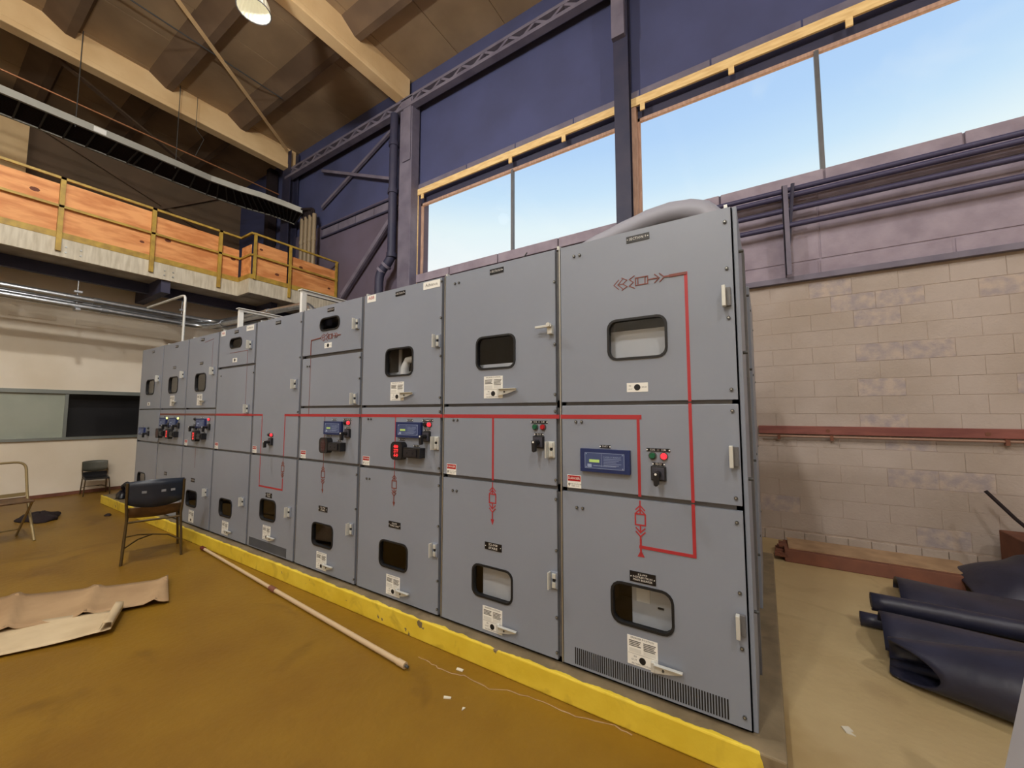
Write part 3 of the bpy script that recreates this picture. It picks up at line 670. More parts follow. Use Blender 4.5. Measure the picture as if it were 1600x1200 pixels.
# section 8
c8 = cabinet(8, 'grey switchgear cabinet second from the right, with two unlit lamps above its switch', (.973, 1.462))
d = door(c8, *UD, win=UPW); nameplate(d, .46, 2.352, .11, .036, ['SECTION 8']); sticker(d, .435, 1.578); hasp(d, .49, 1.545); latch(d, .862, 1.925, 'h', STEELW)
screws(d, [(.885, 2.2), (.885, 1.82), (.885, 1.52), (.10, 2.33), (.135, 2.33)])
d = door(c8, *MD); lines(d, [redbar(), ((.435, 1.388), (.435, .985), .014)]); pilot(d, .75, 1.325, GREEN, '52G'); pilot(d, .803, 1.325, REDL, '52R'); rotary(d, .775, 1.235)
latch(d, .86, 1.195, 'v', STEELW); danger(d, .085, 1.022); screws(d, [(.885, 1.42), (.885, 1.02), (.10, 1.36), (.135, 1.36)])
d = door(c8, *LD, win=LOW); s, tr = breaker_symbol(.433, .962); lines(d, s, tr, m=RED); nameplate(d, .44, .562, .13, .046, ['52-M8', 'SPARE']); sticker(d, .435, .115); hasp(d, .49, .085); latch(d, .872, .455, 'v')
screws(d, [(.885, .91), (.885, .62), (.885, .25), (.885, .06), (.10, .88), (.135, .88)])
inner(c8, .15, .80, 1.49, 1.74, .07, INNER); inner(c8, .31, .80, .05, .60, .07, INNER)  # upper pale panel stands in for a reflection in the window
# section 7
c7 = cabinet(7, 'grey switchgear cabinet third from the right, with red-lit round meter and two corner stickers', (.973, 1.462))
d = door(c7, *UD, win=UPW); nameplate(d, .45, 2.352, .11, .036, ['SECTION 7']); sticker(d, .435, 1.578); hasp(d, .49, 1.545); latch(d, .862, 1.93)
b = B(); b.box((.045, -.0015, 2.335), (.155, 0, 2.395), WHITE)
text(b, 'ABB', .10, 2.37, .042, RED, -.0025); text(b, '.. ..', .10, 2.345, .02, PRINT, -.0025); b.build('maker_sticker', d)
b = B(); b.box((.70, -.0015, 2.335), (.87, 0, 2.392), WHITE); text(b, 'Advance', .785, 2.364, .036, PRINT, -.0025); b.build('series_sticker', d)
screws(d, [(.885, 2.37), (.885, 2.1), (.885, 1.82), (.885, 1.52)])
d = door(c7, *MD); lines(d, [redbar()]); lines(d, [((.425, 1.375), (.425, .985), .009)]); relay(d, .585, 1.283, .265, .115); pilot(d, .748, 1.325, BLACK, '52G'); pilot(d, .79, 1.325, REDON, '52R'); rotary(d, .765, 1.238)
latch(d, .862, 1.195, 'v', STEELW); meter(d, .495, 1.125); testblock(d, .66, 1.118); danger(d, .085, 1.022); screws(d, [(.885, 1.42), (.885, 1.02), (.10, 1.36), (.135, 1.36)])
d = door(c7, *LD, win=LOW); s, tr = breaker_symbol(.425, .962); lines(d, s, tr, m=BROWNL); nameplate(d, .44, .562, .13, .046, ['52-M7', 'TRANSF. SPARE'], .018); sticker(d, .435, .115); hasp(d, .49, .085); latch(d, .862, .455)
screws(d, [(.885, .90), (.885, .62), (.885, .25), (.885, .06), (.10, .88), (.135, .88)])
inner(c7, .62, .70, 1.50, 2.1, .25, INDARK)
b = B(); b.tube([(.40, .10, 1.49), (.40, .10, 1.68), (.405, .10, 1.77), (.44, .10, 1.83), (.50, .11, 1.84)], [.03, .038, .034, .03, .028], WHITE, 12); b.box((.31, .12, 1.49), (.34, .13, 1.95), INNER); b.box((.15, .13, 1.49), (.60, .14, 1.745), INNER); b.build('insulator', c7)
# section 6
c6 = cabinet(6, 'grey switchgear cabinet fourth from the right, with a small oval port at its top', (.973, 1.462, 1.94))
d = door(c6, 1.955, 2.40, win=(.435, 2.225, .305, .125, .055)); nameplate(d, .445, 2.352, .10, .034, ['SECTION 6'])
lines(d, symbol_h(.30, 2.105) + [((.15, 2.095), (.30, 2.105), .008), ((.15, 2.095), (.15, 1.955), .008)], m=BROWNL); smalllabel(d, .42, 2.025); latch(d, .845, 2.17)
d = door(c6, 1.473, 1.925); lines(d, [((.15, 1.925), (.15, 1.473), .006)], m=BROWNL); latch(d, .845, 1.53); screws(d, [(.885, 1.88), (.885, 1.7), (.10, 1.85), (.135, 1.85)])
d = door(c6, *MD); lines(d, [redbar()]); lines(d, [((.15, 1.452), (.15, 1.39), .006), ((.41, 1.375), (.41, .985), .007)], m=BROWNL); relay(d, .555, 1.278, .255, .115); pilot(d, .715, 1.325, BLACK, '52G'); pilot(d, .765, 1.325, REDON, '52R'); rotary(d, .755, 1.235)
meter(d, .475, 1.125, mat('meter_off', (90, 80, 84), .4)); testblock(d, .64, 1.12); danger(d, .085, 1.022)
d = door(c6, *LD, win=LOW); s, tr = breaker_symbol(.41, .962); lines(d, s, tr, m=BROWNL); nameplate(d, .43, .562, .13, .046, ['52-M6', 'SPARE']); sticker(d, .43, .115); hasp(d, .485, .085); latch(d, .845, .455); screws(d, [(.885, .90), (.885, .62), (.885, .06)])
# section 5
c5 = cabinet(5, 'tall plain-doored grey switchgear cabinet, fifth from the right, with red line bending down twice', (.973,))
d = door(c5, .985, 2.40); nameplate(d, .45, 2.345, .10, .034, ['SECTION 5']); latch(d, .83, 1.69); lines(d, [((.016, 1.388), (.205, 1.388), .018), ((.205, 1.388), (.205, .985), .010), ((.655, .985), (.655, 1.388), .012), ((.655, 1.388), (.898, 1.388), .022)])
pilot(d, .375, 1.185, BLACK); pilot(d, .425, 1.185, REDON); rotary(d, .41, 1.115); danger(d, .075, 1.022); screws(d, [(.88, 2.3), (.88, 1.95), (.88, 1.42)])
d = door(c5, *LD, win=(.40, .43, .315, .215, .055)); s, tr = breaker_symbol(.65, .962, True, .76); lines(d, s, m=BROWNL); lines(d, [((.205, .962), (.205, .655), .010), ((.205, .655), (.655, .655), .016), ((.655, .655), (.655, .76), .014)])
nameplate(d, .41, .578, .12, .046, ['52-M5', 'MAIN']); sticker(d, .395, .205, .15, .14); hasp(d, .45, .165); latch(d, .815, .465)
b = B()
for k in range(60): x = .05+k*(.72/59); b.box((x-.0032, -.001, .03), (x+.0032, .0, .115), SOFTBLK)
b.build('vent_slots', d)['kind'] = 'stuff'
# section 4
c4 = cabinet(4, 'grey switchgear cabinet sixth from the right, small oval port above a plain middle door', (.973, 1.945))
d = door(c4, 1.958, 2.40, win=(.435, 2.222, .30, .12, .055)); nameplate(d, .44, 2.352, .10, .034, ['SECTION 4']); smalllabel(d, .43, 2.02); latch(d, .81, 2.165)
lines(d, [((.3, 2.11), (.73, 2.11), .005), ((.73, 2.11), (.73, 1.958), .005)], m=BROWNL)
b = B(); b.box((.045, -.0015, 2.335), (.155, 0, 2.395), WHITE); text(b, 'ABB', .10, 2.366, .04, RED, -.0025); b.build('maker_sticker', d)
b = B(); b.box((.68, -.0015, 2.33), (.85, 0, 2.39), WHITE); text(b, 'Advance', .765, 2.362, .036, PRINT, -.0025); b.build('series_sticker', d)
d = door(c4, .985, 1.932); lines(d, [((.735, 1.932), (.735, 1.40), .005)], m=BROWNL); lines(d, [redbar()], w=.02); latch(d, .81, 1.455); danger(d, .075, 1.022); screws(d, [(.10, 1.85), (.885, 1.85)])
d = door(c4, *LD, win=(.385, .335, .315, .205, .055)); sticker(d, .40, .115); hasp(d, .455, .085); latch(d, .81, .455); inner(c4, .33, .80, .12, .60, .10, INNER)
# sections 3, 2, 1
c3 = cabinet(3, 'grey switchgear cabinet third from the far end, one relay over one red-lit meter', (.973, 1.462))
d = door(c3, *UD, win=(.43, 1.80, .33, .235, .06)); nameplate(d, .43, 2.352, .10, .034, ['SECTION 3']); nameplate(d, .43, 2.045, .10, .034, ['52-M3'], .02); sticker(d, .43, 1.578); hasp(d, .485, 1.545); latch(d, .81, 1.925)
lines(d, [((.50, 2.31), (.76, 2.33), .005), ((.74, 2.30), (.74, 1.95), .003)], m=BROWNL)
d = door(c3, *MD); lines(d, [redbar()], m=BROWNL); relay(d, .55, 1.28, .26, .115, False); pilot(d, .76, 1.33, REDON); pilot(d, .34, 1.33, BLACK); rotary(d, .76, 1.235); rotary(d, .37, 1.23); meter(d, .45, 1.12); testblock(d, .63, 1.12, .14)
smallw = danger(d, .085, 1.02)
d = door(c3, *LD, win=(.355, .33, .33, .205, .055)); nameplate(d, .37, .562, .11, .046, ['52-M3'], .02); sticker(d, .38, .115); latch(d, .80, .455); lines(d, [((.40, .962), (.40, .72), .005)], m=BROWNL)
inner(c3, .32, .80, 1.5, 1.98, .10, INNER)
c2 = cabinet(2, 'grey switchgear cabinet second from the far end, twin relays with two yellow lamps', (.973, 1.462))
d = door(c2, *UD, win=(.44, 1.80, .34, .235, .06)); nameplate(d, .49, 2.34, .10, .034, ['SECTION 2']); nameplate(d, .45, 2.045, .10, .034, ['52-M2'], .02); sticker(d, .43, 1.578); hasp(d, .485, 1.545); latch(d, .80, 1.925)
d = door(c2, *MD); lines(d, [redbar()], m=BROWNL); relay(d, .19, 1.28, .25, .12, False); relay(d, .56, 1.28, .25, .12, False); pilot(d, .32, 1.335, GLOWY); pilot(d, .72, 1.335, GLOWY); rotary(d, .36, 1.235); rotary(d, .72, 1.235); meter(d, .10, 1.12, mat('meter_off', (90, 80, 84), .4)); testblock(d, .27, 1.12, .12); meter(d, .47, 1.12); testblock(d, .66, 1.12, .14)
d = door(c2, *LD); nameplate(d, .36, .57, .10, .046, ['52-M2'], .02)
inner(c2, .32, .80, 1.5, 1.98, .10, INNER)
c1 = cabinet(1, 'farthest grey switchgear cabinet, beside the black end of the window in the left wall', (.973, 1.462))
d = door(c1, *UD, win=(.44, 1.80, .36, .235, .07)); nameplate(d, .48, 2.34, .10, .034, ['SECTION 1']); smalllabel(d, .42, 1.545); latch(d, .80, 1.915)
d = door(c1, *MD); relay(d, .24, 1.13, .24, .11, False); pilot(d, .50, 1.18, BLACK); rotary(d, .50, 1.10); 
d = door(c1, *LD, win=(.31, .40, .34, .22, .06)); inner(c1, .32, .80, 1.5, 1.98, .10, INNER)

# ------------------------------------------------------------------ pipes, conduits, cable tray
def pipe(name, pts, r, m, label, cat='pipe', fr=.25, n=12, couplings=()):
    b = B(); P = fillet(pts, fr); b.tube(P, r, m, n)
    for c in couplings:
        p, q = Vector(pts[c[0]]), Vector(pts[c[0]+1]); a = p.lerp(q, c[1]); d = (q-p).normalized(); b.tube([a-d*.05, a+d*.05], r*1.22, m, n)
    return tag(b.build(name), label, cat)
pipe('steel_conduit', [(-9.95, -5, 3.47), (-9.95, 1.62, 3.38), (-6.3, 1.62, 3.26), (-6.02, 1.62, 2.52)], .055, GALV, 'upper shiny galvanised pipe under the balcony, bending along the cabinet tops', fr=.3, couplings=((0, .72), (1, .6)))
pipe('steel_conduit', [(-10.0, -5, 3.33), (-10.0, 1.42, 3.25), (-7.2, 1.42, 3.18), (-6.92, 1.42, 2.52)], .055, GALV, 'lower shiny galvanised pipe under the balcony, bending along the cabinet tops', fr=.3, couplings=((0, .76), (1, .3)))
pipe('steel_conduit', [(-10.2, -5, 3.43), (-10.2, 1.85, 3.32), (-8.0, 1.85, 3.22), (-7.7, 1.85, 2.52)], .05, GALV, 'thinner galvanised pipe closest to the left wall under the balcony', fr=.3)
for y in (-3.2, -.47, 1.0):
    b = B(); b.tube([(-9.98, y, 3.22), (-9.98, y, 3.72)], .008, GALV, 6); b.box((-10.06, y-.03, 3.19), (-9.86, y+.03, 3.22), GALV); b.box((-10.0, y-.05, 3.51), (-9.93, y+.05, 3.54), GALV)
    tag(b.build('pipe_hanger'), {-3.2: 'threaded rod pipe hanger beyond the left edge of the view', -.47: 'threaded rod hanger under the first balcony post', 1.0: 'threaded rod hanger near the bend of the galvanised pipes'}[y], 'hanger')
pipe('thin_conduit', [(-7.50, .27, 2.41), (-7.50, .27, 3.24), (-7.62, .27, 3.26), (-9.2, .27, 3.30)], .018, STEELW, 'thin pale conduit rising from the far cabinets with a hooked top', 'conduit', fr=.09)
for x, lab in ((-6.72, 'white strut bracket on the cabinet tops farther from the window'), (-4.98, 'white strut bracket on the cabinet tops nearer the window')):
    b = B(); b.box((x-.025, .70, 2.51), (x+.025, .76, 2.98), WHITE); b.box((x-.025, .70, 2.98), (x+.025, 1.80, 3.02), WHITE); b.box((x-.025, 1.75, 2.51), (x+.025, 1.80, 2.98), WHITE); b.box((x-.05, .68, 3.02), (x+.05, 1.82, 3.03), WHITE)
    tag(b.build('strut_bracket'), lab, 'bracket')
# big flexible conduit hump over the nearest cabinets
b = B(); K = [(-2.4, 2.55), (-1.85, 2.60), (-1.4, 2.70), (-.9, 2.84), (-.52, 2.92), (-.27, 2.89), (-.17, 2.78), (-.14, 2.55)]; P = []
for i in range(len(K)-1):
    a_, b_, c_, d_ = K[max(0, i-1)], K[i], K[i+1], K[min(len(K)-1, i+2)]
    for q_ in range(4):
        t = q_/4; P.append(tuple(.5*(2*b_[j]+(c_[j]-a_[j])*t+(2*a_[j]-5*b_[j]+4*c_[j]-d_[j])*t*t+(3*b_[j]-a_[j]-3*c_[j]+d_[j])*t**3) for j in (0, 1)))
P = [(x, 1.0, z) for x, z in P] + [(-.14, 1.0, 2.50)]
b.tube(P, [.088+.004*(i % 2) for i in range(len(P))], FLEX, 14); tag(b.build('flexible_conduit'), 'fat grey flexible conduit humped over the top of the nearest cabinet', 'conduit')
b = B(); b.tube([(-1.72, .9, 2.5), (-1.76, .9, 2.66), (-1.73, .9, 2.78), (-1.66, .9, 2.86)], .006, PRINT, 6); tag(b.build('loose_wire'), 'thin wire sticking up above the cabinets against the sky', 'wire')
# downpipe
b = B(); b.tube(fillet([(-6.66, 3.58, 8.1), (-6.66, 3.58, 4.76), (-6.95, 3.50, 4.50), (-6.95, 3.50, 2.9)], .22), .095, DARKST, 14)
for z in (7.4, 6.3, 4.85): b.tube([(-6.66, 3.58, z-.05), (-6.66, 3.58, z+.05)], .115, DARKST, 14)
b.tube([(-6.76, 3.55, 4.66), (-6.80, 3.54, 4.62)], .115, SLATE2, 14); b.tube([(-6.88, 3.52, 4.56), (-6.92, 3.51, 4.52)], .11, SLATE2, 14)
tag(b.build('downpipe'), 'dark vertical downpipe with elbows left of the window', 'pipe')
# four riser pipes in the corner
for k in range(4):
    b = B(); x = -10.22+k*.19; b.tube([(x, 3.55, 4.225), (x, 3.55, 6.62)], .052, mat('riser_paint', (150, 132, 104), .5), 12); b.tube([(x, 3.55, 5.9), (x, 3.55, 6.0)], .062, mat('riser_paint', (150, 132, 104), .5), 12)
    tag(b.build('riser_pipe'), 'tan vertical pipe above the balcony, %s of four' % ('leftmost', 'second from left', 'third from left', 'rightmost')[k], 'pipe', 'riser pipes in the far corner')
# wall pipes on the right
for k, z in enumerate((4.165, 4.085, 3.91, 3.712)):
    b = B(); b.tube([(-.6 if k < 3 else -.3, 3.70, z+.005), (7.8, 3.70, z+.0-(.03 if k < 2 else 0))], .032, BLU, 10); tag(b.build('wall_pipe'), 'dark pipe on the right wall below the window, %s of four' % ('topmost', 'second from top', 'third from top', 'lowest')[k], 'pipe', 'wall pipes below the window')
b = B(); b.box((.39, 3.66, 3.09), (.45, 3.67, 4.22), SLATE2); b.box((.39, 3.66, 3.09), (.40, BY, 4.22), SLATE2); b.bar((.42, 3.80, 3.30), (.50, 3.62, 4.20), .03, .03, DARKST); tag(b.build('pipe_bracket'), 'vertical steel angle carrying the four wall pipes', 'bracket')
b = B(); b.box((.03, BY-.045, 1.155), (7.8, BY+.0, 1.253), REDW); rb = b.build('rub_rail', bevel=.006)
b = B()
for x in (.72, 1.98, 3.3): b.cyl((x, BY-.05, 1.20), .02, .01, 'y', CARD, 10)
b.build('bolt_set', rb)['kind'] = 'stuff'; tag(rb, 'dark red timber rub rail along the right block wall', 'rail')
b = B(); b.tube([(.03, BY-.05, 1.128), (7.8, BY-.05, 1.128)], .014, mat('tan_conduit', (150, 118, 100), .5), 8)
for x in (.24, .75, 2.1): b.box((x-.015, BY-.07, 1.09), (x+.015, BY-.03, 1.15), CARD)
tag(b.build('wall_conduit'), 'thin conduit clipped just below the red timber rail', 'conduit')

# ladder cable tray hung under the roof ------------------------------------------
near = [(-10.97, -6), (-10.96, .5), (-10.93, 1.7), (-10.75, 2.25), (-10.50, 2.65), (-10.28, 3.05), (-10.05, 3.45)]
far = [(-11.6, -6), (-11.85, -1.1), (-11.95, .1), (-11.85, 1.7), (-11.62, 2.75), (-11.25, 3.45), (-10.95, 3.72)]
far = [(-11.78, -6), (-11.77, .5), (-11.74, 1.9), (-11.55, 2.75), (-11.25, 3.25), (-11.05, 3.5), (-10.85, 3.68)]
tr = thing('cable_tray', 'long ladder cable tray hung below the roof, curving down into the far corner', 'tray', (-11.3, 0, 7.0))
def sub(b, name, parent, org): o = b.build(name); o.parent = parent; o.matrix_parent_inverse = Matrix.Translation((-org[0], -org[1], -org[2])); return o
zn = [7.0, 7.0, 6.98, 6.94, 6.88, 6.80, 6.70]
for nm, L in (('side_rail', near), ('side_rail', far)):
    b = B()
    for i in range(len(L)-1): b.bar((L[i][0], L[i][1], zn[i]+.07), (L[i+1][0], L[i+1][1], zn[i+1]+.07), .02, .14, TRAYM); b.bar((L[i][0]-.0, L[i][1], zn[i]), (L[i+1][0], L[i+1][1], zn[i+1]), .05, .012, TRAYM)
    sub(b, nm, tr, (-11.3, 0, 7.0))
def lerpL(L, t):
    i = min(len(L)-2, int(t)); f = t-i; return (L[i][0]*(1-f)+L[i+1][0]*f, L[i][1]*(1-f)+L[i+1][1]*f)
ts = [i*.32/6.5 for i in range(21)] + [1+i*.25 for i in range(0, 21)]
for t in ts[6:]:
    a = lerpL(near, t); c = lerpL(far, t); i = min(5, int(t)); z = zn[i]*(1-(t-i))+zn[i+1]*(t-i)
    b = B(); b.bar((a[0], a[1], z+.005), (c[0], c[1], z+.005), .025, .02, PRINT); sub(b, 'rung', tr, (-11.3, 0, 7.0))
b = B()
for i in range(len(near)-1):
    for k in range(13):
        f = .04+.076*k; w0 = [near[i][j]*(1-f)+far[i][j]*f for j in (0, 1)]; w1 = [near[i+1][j]*(1-f)+far[i+1][j]*f for j in (0, 1)]
        b.tube([(w0[0], w0[1], zn[i]+.055), (w1[0], w1[1], zn[i+1]+.055)], .036, CLOTH, 7)
for k in range(7): b.tube(fillet([(-10.3-.08*k, 3.2, 6.86), (-10.24+.09*k-.0*k, 3.56, 6.78), (-10.24+.09*k, 3.56, 6.58)], .12), .035, CLOTH, 7)
tag(b.build('cable_bundle'), 'black power cables lying side by side in the hanging cable tray', 'cables')
b = B(); b.box((-10.955, -.28, 7.02), (-10.945, -.10, 7.12), WHITE); tag(b.build('tray_tag'), 'small white tag on the side of the cable tray', 'tag')
for k, (y, lab) in enumerate(((-.52, 'thin hanger rod left, from the bright girder down to the tray'), (1.03, 'thin straight hanger rod right, from the bright girder down to the tray'))):
    b = B(); b.tube([(-10.98, y, 8.95), (-10.98, y, 6.95)], .008, PRINT, 6); tag(b.build('hanger_rod'), lab, 'rod')
b = B(); b.tube([(-10.98, 1.36, 8.9), (-10.97, 1.36, 8.1), (-10.9, 1.50, 7.9), (-10.99, 1.38, 7.45)], .006, PRINT, 6); tag(b.build('hanger_wire'), 'bent wire hanger beside the right hanger rod', 'wire')
b = B(); b.tube([(-11.0, -6, 7.42), (-11.0, -1, 7.44), (-11.0, 3.3, 7.44)], .017, mat('copper_conduit', (176, 122, 84), .4, metal=.5), 8); tag(b.build('thin_conduit'), 'long thin coppery conduit just above the cable tray', 'conduit')
b = B(); b.bar((-7.9, -.55, 8.78), (-10.9, 3.4, 8.78), .07, .03, CREAM); tag(b.build('roof_brace'), 'pale diagonal roof brace crossing the shaded bay', 'brace')
b = B(); b.tube([(-9.2, -3, 8.80), (-9.2, 2.4, 8.80)], .014, PRINT, 6); tag(b.build('roof_conduit'), 'thin dark conduit crossing the diagonal roof brace', 'conduit')
b = B(); b.bar((-11.4, -1.1, 8.55), (-14.5, 3.1, 8.55), .10, .04, JOIST_SHADE); tag(b.build('roof_brace'), 'dull diagonal brace in the far bay behind the bright girder', 'brace')
b = B(); b.bar((-14.64, -1.3, 8.7), (-14.64, 3.5, 6.9), .10, .05, JOIST_SHADE, (1,0,0)); b.bar((-14.6, -1.2, 5.3), (-14.6, 3.5, 8.6), .08, .05, JOIST_SHADE, (1,0,0)); tag(b.build('cross_brace'), 'crossed braces on the brown far wall above the balcony', 'brace')
b = B(); b.box((-14.7, -1.3, 4.2), (-14.3, -.75, 8.8), CREAM); struct(b, 'trim_10')
b = B(); b.box((-12.4, 3.6, 4.2), (-12.2, 3.84, 8.8), CLOTH); struct(b, 'trim_11')

# ------------------------------------------------------------------ high-bay lamps
def lamp(x, y, z, W_, label, visible):
    t = thing('high_bay_lamp', label, 'lamp', (x, y, z))
    b = B(); prof = [(.06, .34), (.10, .32), (.15, .24), (.20, .12), (.225, .0)]; n = 48; vs = []; fs = []
    for r, h in prof:
        for j in range(n): a = 2*math.pi*j/n; rr = r*(1+(.022 if j % 2 else -.022)); vs.append((rr*math.cos(a), rr*math.sin(a), h))
    for i in range(len(prof)-1):
        for j in range(n): fs.append((i*n+j, (i+1)*n+j, (i+1)*n+(j+1) % n, i*n+(j+1) % n))
    b.add(vs, fs, REFL); b.build('shade', t)
    b = B(); b.cyl((0, 0, .34), .085, .26, 'z', GREYD, 14); b.tube([(0, 0, .6), (0, 0, 1.2)], .012, GREYD, 8); b.build('ballast_housing', t)
    b = B(); b.tube(arc((0, 0, 0), .228, 0, 360, 20, 'xy'), .008, GREYD, 6); b.build('rim_ring', t)
    L = bpy.data.lights.new('lamp_light', 'POINT' if visible else 'SPOT'); L.energy = W_; L.color = LAMP_COL; L.shadow_soft_size = .16
    if not visible: L.spot_size = math.radians(165); L.spot_blend = .6
    lo = bpy.data.objects.new('lamp_light', L); COL.objects.link(lo); lo.parent = t; lo.location = (0, 0, -.12 if W_ > 100 else -.35)
lamp(*LAMPS[0], 'ribbed white high-bay lamp hanging at the top of the view', True)
for k_, (L_, lab) in enumerate(zip(LAMPS[1:], ('added unseen fill lamp in front of the middle cabinets', 'added unseen fill lamp to the right behind the camera', 'high-bay lamp out of view above the floor left of the camera', 'added unseen fill lamp far behind the camera', 'added unseen fill lamp over the rubber mats'))): lamp(*L_, lab, k_+1 in UPLIT)

# ------------------------------------------------------------------ chairs
def stack_chair(label, loc, rz, shell, seatm, framem, holes=True):   # faces local -y... backrest at +y
    t = thing('stacking_chair', label, 'chair', loc, rz)
    # backrest: curved shell with a row of openings
    b = B(); nx, w = 12, .46; zs = [.60, .66, .705, .732, .78, .83]
    def pt(i, z, off=0): u = -1+2*i/nx; return (u*w/2*(1-.05*(z-.6)), .20+.06*(1-u*u)+.10*(z-.55)+off, z+(.015*(1-u*u) if z > .8 else 0)-(.045*(1-u*u) if z < .62 else 0))
    vs = [pt(i, z) for z in zs for i in range(nx+1)] + [pt(i, z, .012) for z in zs for i in range(nx+1)]; k = (nx+1)*len(zs); fs = []
    for a in range(len(zs)-1):
        for i in range(nx):
            if holes and a == 2 and i in (2, 4, 8): continue
            p = a*(nx+1)+i; fs.append((p, p+1, p+nx+2, p+nx+1)); fs.append((k+p+nx+1, k+p+nx+2, k+p+1, k+p))
    for i in range(nx): fs.append((i+1, i, k+i, k+i+1)); p = (len(zs)-1)*(nx+1)+i; fs.append((p, p+1, k+p+1, k+p))
    b.add(vs, fs, shell, smooth=True); b.build('backrest', t)
    b = B(); vs = []; ny = 8
    for j in range(ny+1):
        for i in range(nx+1):
            u = -1+2*i/nx; v = j/ny; vs.append((u*.22, -.24+v*.44, .44-.03*(1-u*u)*math.sin(v*math.pi)-.0+(.02*v) - (.03*(1-v)**6) + .10*max(0, (v-.72)/.28)**2))
    k = len(vs); vs += [(x, y, z-.012) for x, y, z in vs]; fs = []
    for j in range(ny):
        for i in range(nx): p = j*(nx+1)+i; fs.append((p, p+1, p+nx+2, p+nx+1)); fs.append((k+p+nx+1, k+p+nx+2, k+p+1, k+p))
    for i in range(nx): fs.append((i+1, i, k+i, k+i+1)); p = ny*(nx+1)+i; fs.append((p, p+1, k+p+1, k+p))
    for j in range(ny): p = j*(nx+1); fs.append((p, p+nx+1, k+p+nx+1, k+p)); p += nx; fs.append((p+nx+1, p, k+p, k+p+nx+1))
    b.add(vs, fs, seatm, smooth=True); b.build('seat', t)
    for s in (-1, 1):
        b = B(); b.tube([(s*.21, -.22, .41), (s*.225, -.25, .2), (s*.235, -.26, 0)], .0125, framem, 8); b.build('leg', t)
        b = B(); b.tube([(s*.225, .245, .82), (s*.225, .22, .60), (s*.215, .19, .44), (s*.225, .23, .2), (s*.235, .25, 0)], .0125, framem, 8); b.build('leg', t)
    b = B(); b.tube([(-.21, -.22, .405), (.21, -.22, .405)], .011, framem, 8); b.tube([(-.215, .19, .41), (.215, .19, .41)], .011, framem, 8)
    for s in (-1, 1): b.tube([(s*.212, -.22, .405), (s*.215, .19, .41)], .011, framem, 8)
    b.build('seat_frame', t)
    b = B(); b.tube([(-.228, .235, .16), (-.12, .1, .21), (0, .0, .215), (.12, -.1, .21), (.228, -.25, .17)], .007, framem, 6); b.tube([(.228, .235, .16), (.12, .12, .21), (0, .0, .215)], .007, framem, 6); b.build('stretcher', t)
    return t
stack_chair('dark navy plastic stacking chair with holed back, standing before the yellow plinth', (-5.63, -.475, FZ), math.radians(-104), CHAIRB, CHAIRT, CHAIRF)
stack_chair('small grey plastic chair against the left wall under the window', (-10.72, .08, FZ), math.radians(86), CHAIRG, BLACK, CHAIRF, False).scale = (.74, .74, .74)
# metal folding chair at the left edge
t = thing('folding_chair', 'tan metal folding chair with open tube back, cut by the left edge', 'chair', (-7.62, -1.33, FZ), math.radians(97)); t.scale = (1.1, 1.1, 1.1)
b = B(); b.tube(fillet([(-.21, -.20, 0), (-.21, .10, .42), (-.20, .20, .84), (.20, .20, .84), (.21, .10, .42), (.21, -.20, 0)], .09), .0125, FOLDM, 10); b.build('back_frame', t)
b = B(); b.tube([(-.19, .26, 0), (-.19, -.14, .43)], .0115, FOLDM, 8); b.tube([(-.19, .20, .08), (.19, .20, .08)], .009, FOLDM, 8); b.tube([(.19, .26, 0), (.19, -.14, .43)], .0115, FOLDM, 8); b.build('leg_frame', t)
b = B(); b.box((-.19, -.20, .42), (.19, .16, .445), CHAIRT); b.build('seat', t, bevel=.01)
b = B(); b.box((-.195, .115, .46), (.195, .13, .50), FOLDM); b.build('cross_slat', t)

# ------------------------------------------------------------------ things on the floor
def patchmesh(fn, nu, nv, m, th=.003):
    vs = [fn(i/nu, j/nv) for j in range(nv+1) for i in range(nu+1)]; k = len(vs); vs2 = [(x, y, z-th) for x, y, z in vs]; fs = []
    for j in range(nv):
        for i in range(nu): p = j*(nu+1)+i; fs.append((p, p+1, p+nu+2, p+nu+1)); fs.append((k+p+nu+1, k+p+nu+2, k+p+1, k+p))
    for i in range(nu): fs.append((i+1, i, k+i, k+i+1)); p = nv*(nu+1)+i; fs.append((p, p+1, k+p+1, k+p))
    for j in range(nv): p = j*(nu+1); fs.append((p, p+nu+1, k+p+nu+1, k+p)); p += nu; fs.append((p+nu+1, p, k+p, k+p+nu+1))
    b = B(); b.add(vs+vs2, fs, m, smooth=True); return b
def quadmap(A, Bp, C, D): return lambda u, v: tuple((A[i]*(1-u)+Bp[i]*u)*(1-v)+(D[i]*(1-u)+C[i]*u)*v for i in (0, 1))
q = quadmap((-4.04, -.80), (-4.60, -.64), (-6.05, -2.55), (-4.90, -2.45))
def fpaper(u, v):
    x, y = q(u, v); z = FZ+.02+.03*max(0, math.sin(v*30+u*1.5))**7+.006*math.sin(v*9+u*3)
    return (x, y, z+.006)
tag(patchmesh(fpaper, 8, 60, PAPER).build('kraft_paper'), 'creased strip of brown kraft paper lying on the floor at the left', 'paper')
q2 = quadmap((-3.78, -1.13), (-4.1, -.99), (-5.2, -2.3), (-4.45, -2.5))
def fp2(u, v):
    x, y = q2(u, v); 
    if v < .06:
        a = (1-v/.06)*math.pi*1.6; dx, dy = -.30, -.95; r = .035
        x0, y0 = q2(u, .06); return (x0+.28*(0)+dx*-r*math.sin(a)*1.0*1, y0-dy*r*math.sin(a), FZ+.03+r*(1-math.cos(a)))
    return (x, y, FZ+.012+.018*(1-u)*math.exp(-((v-.06)*9)**2)+.012*math.sin(v*9)*u+.008)
tag(patchmesh(fp2, 8, 60, PAPERW).build('pale_paper'), 'pale paper sheet with a curled corner, partly under the brown paper', 'paper')
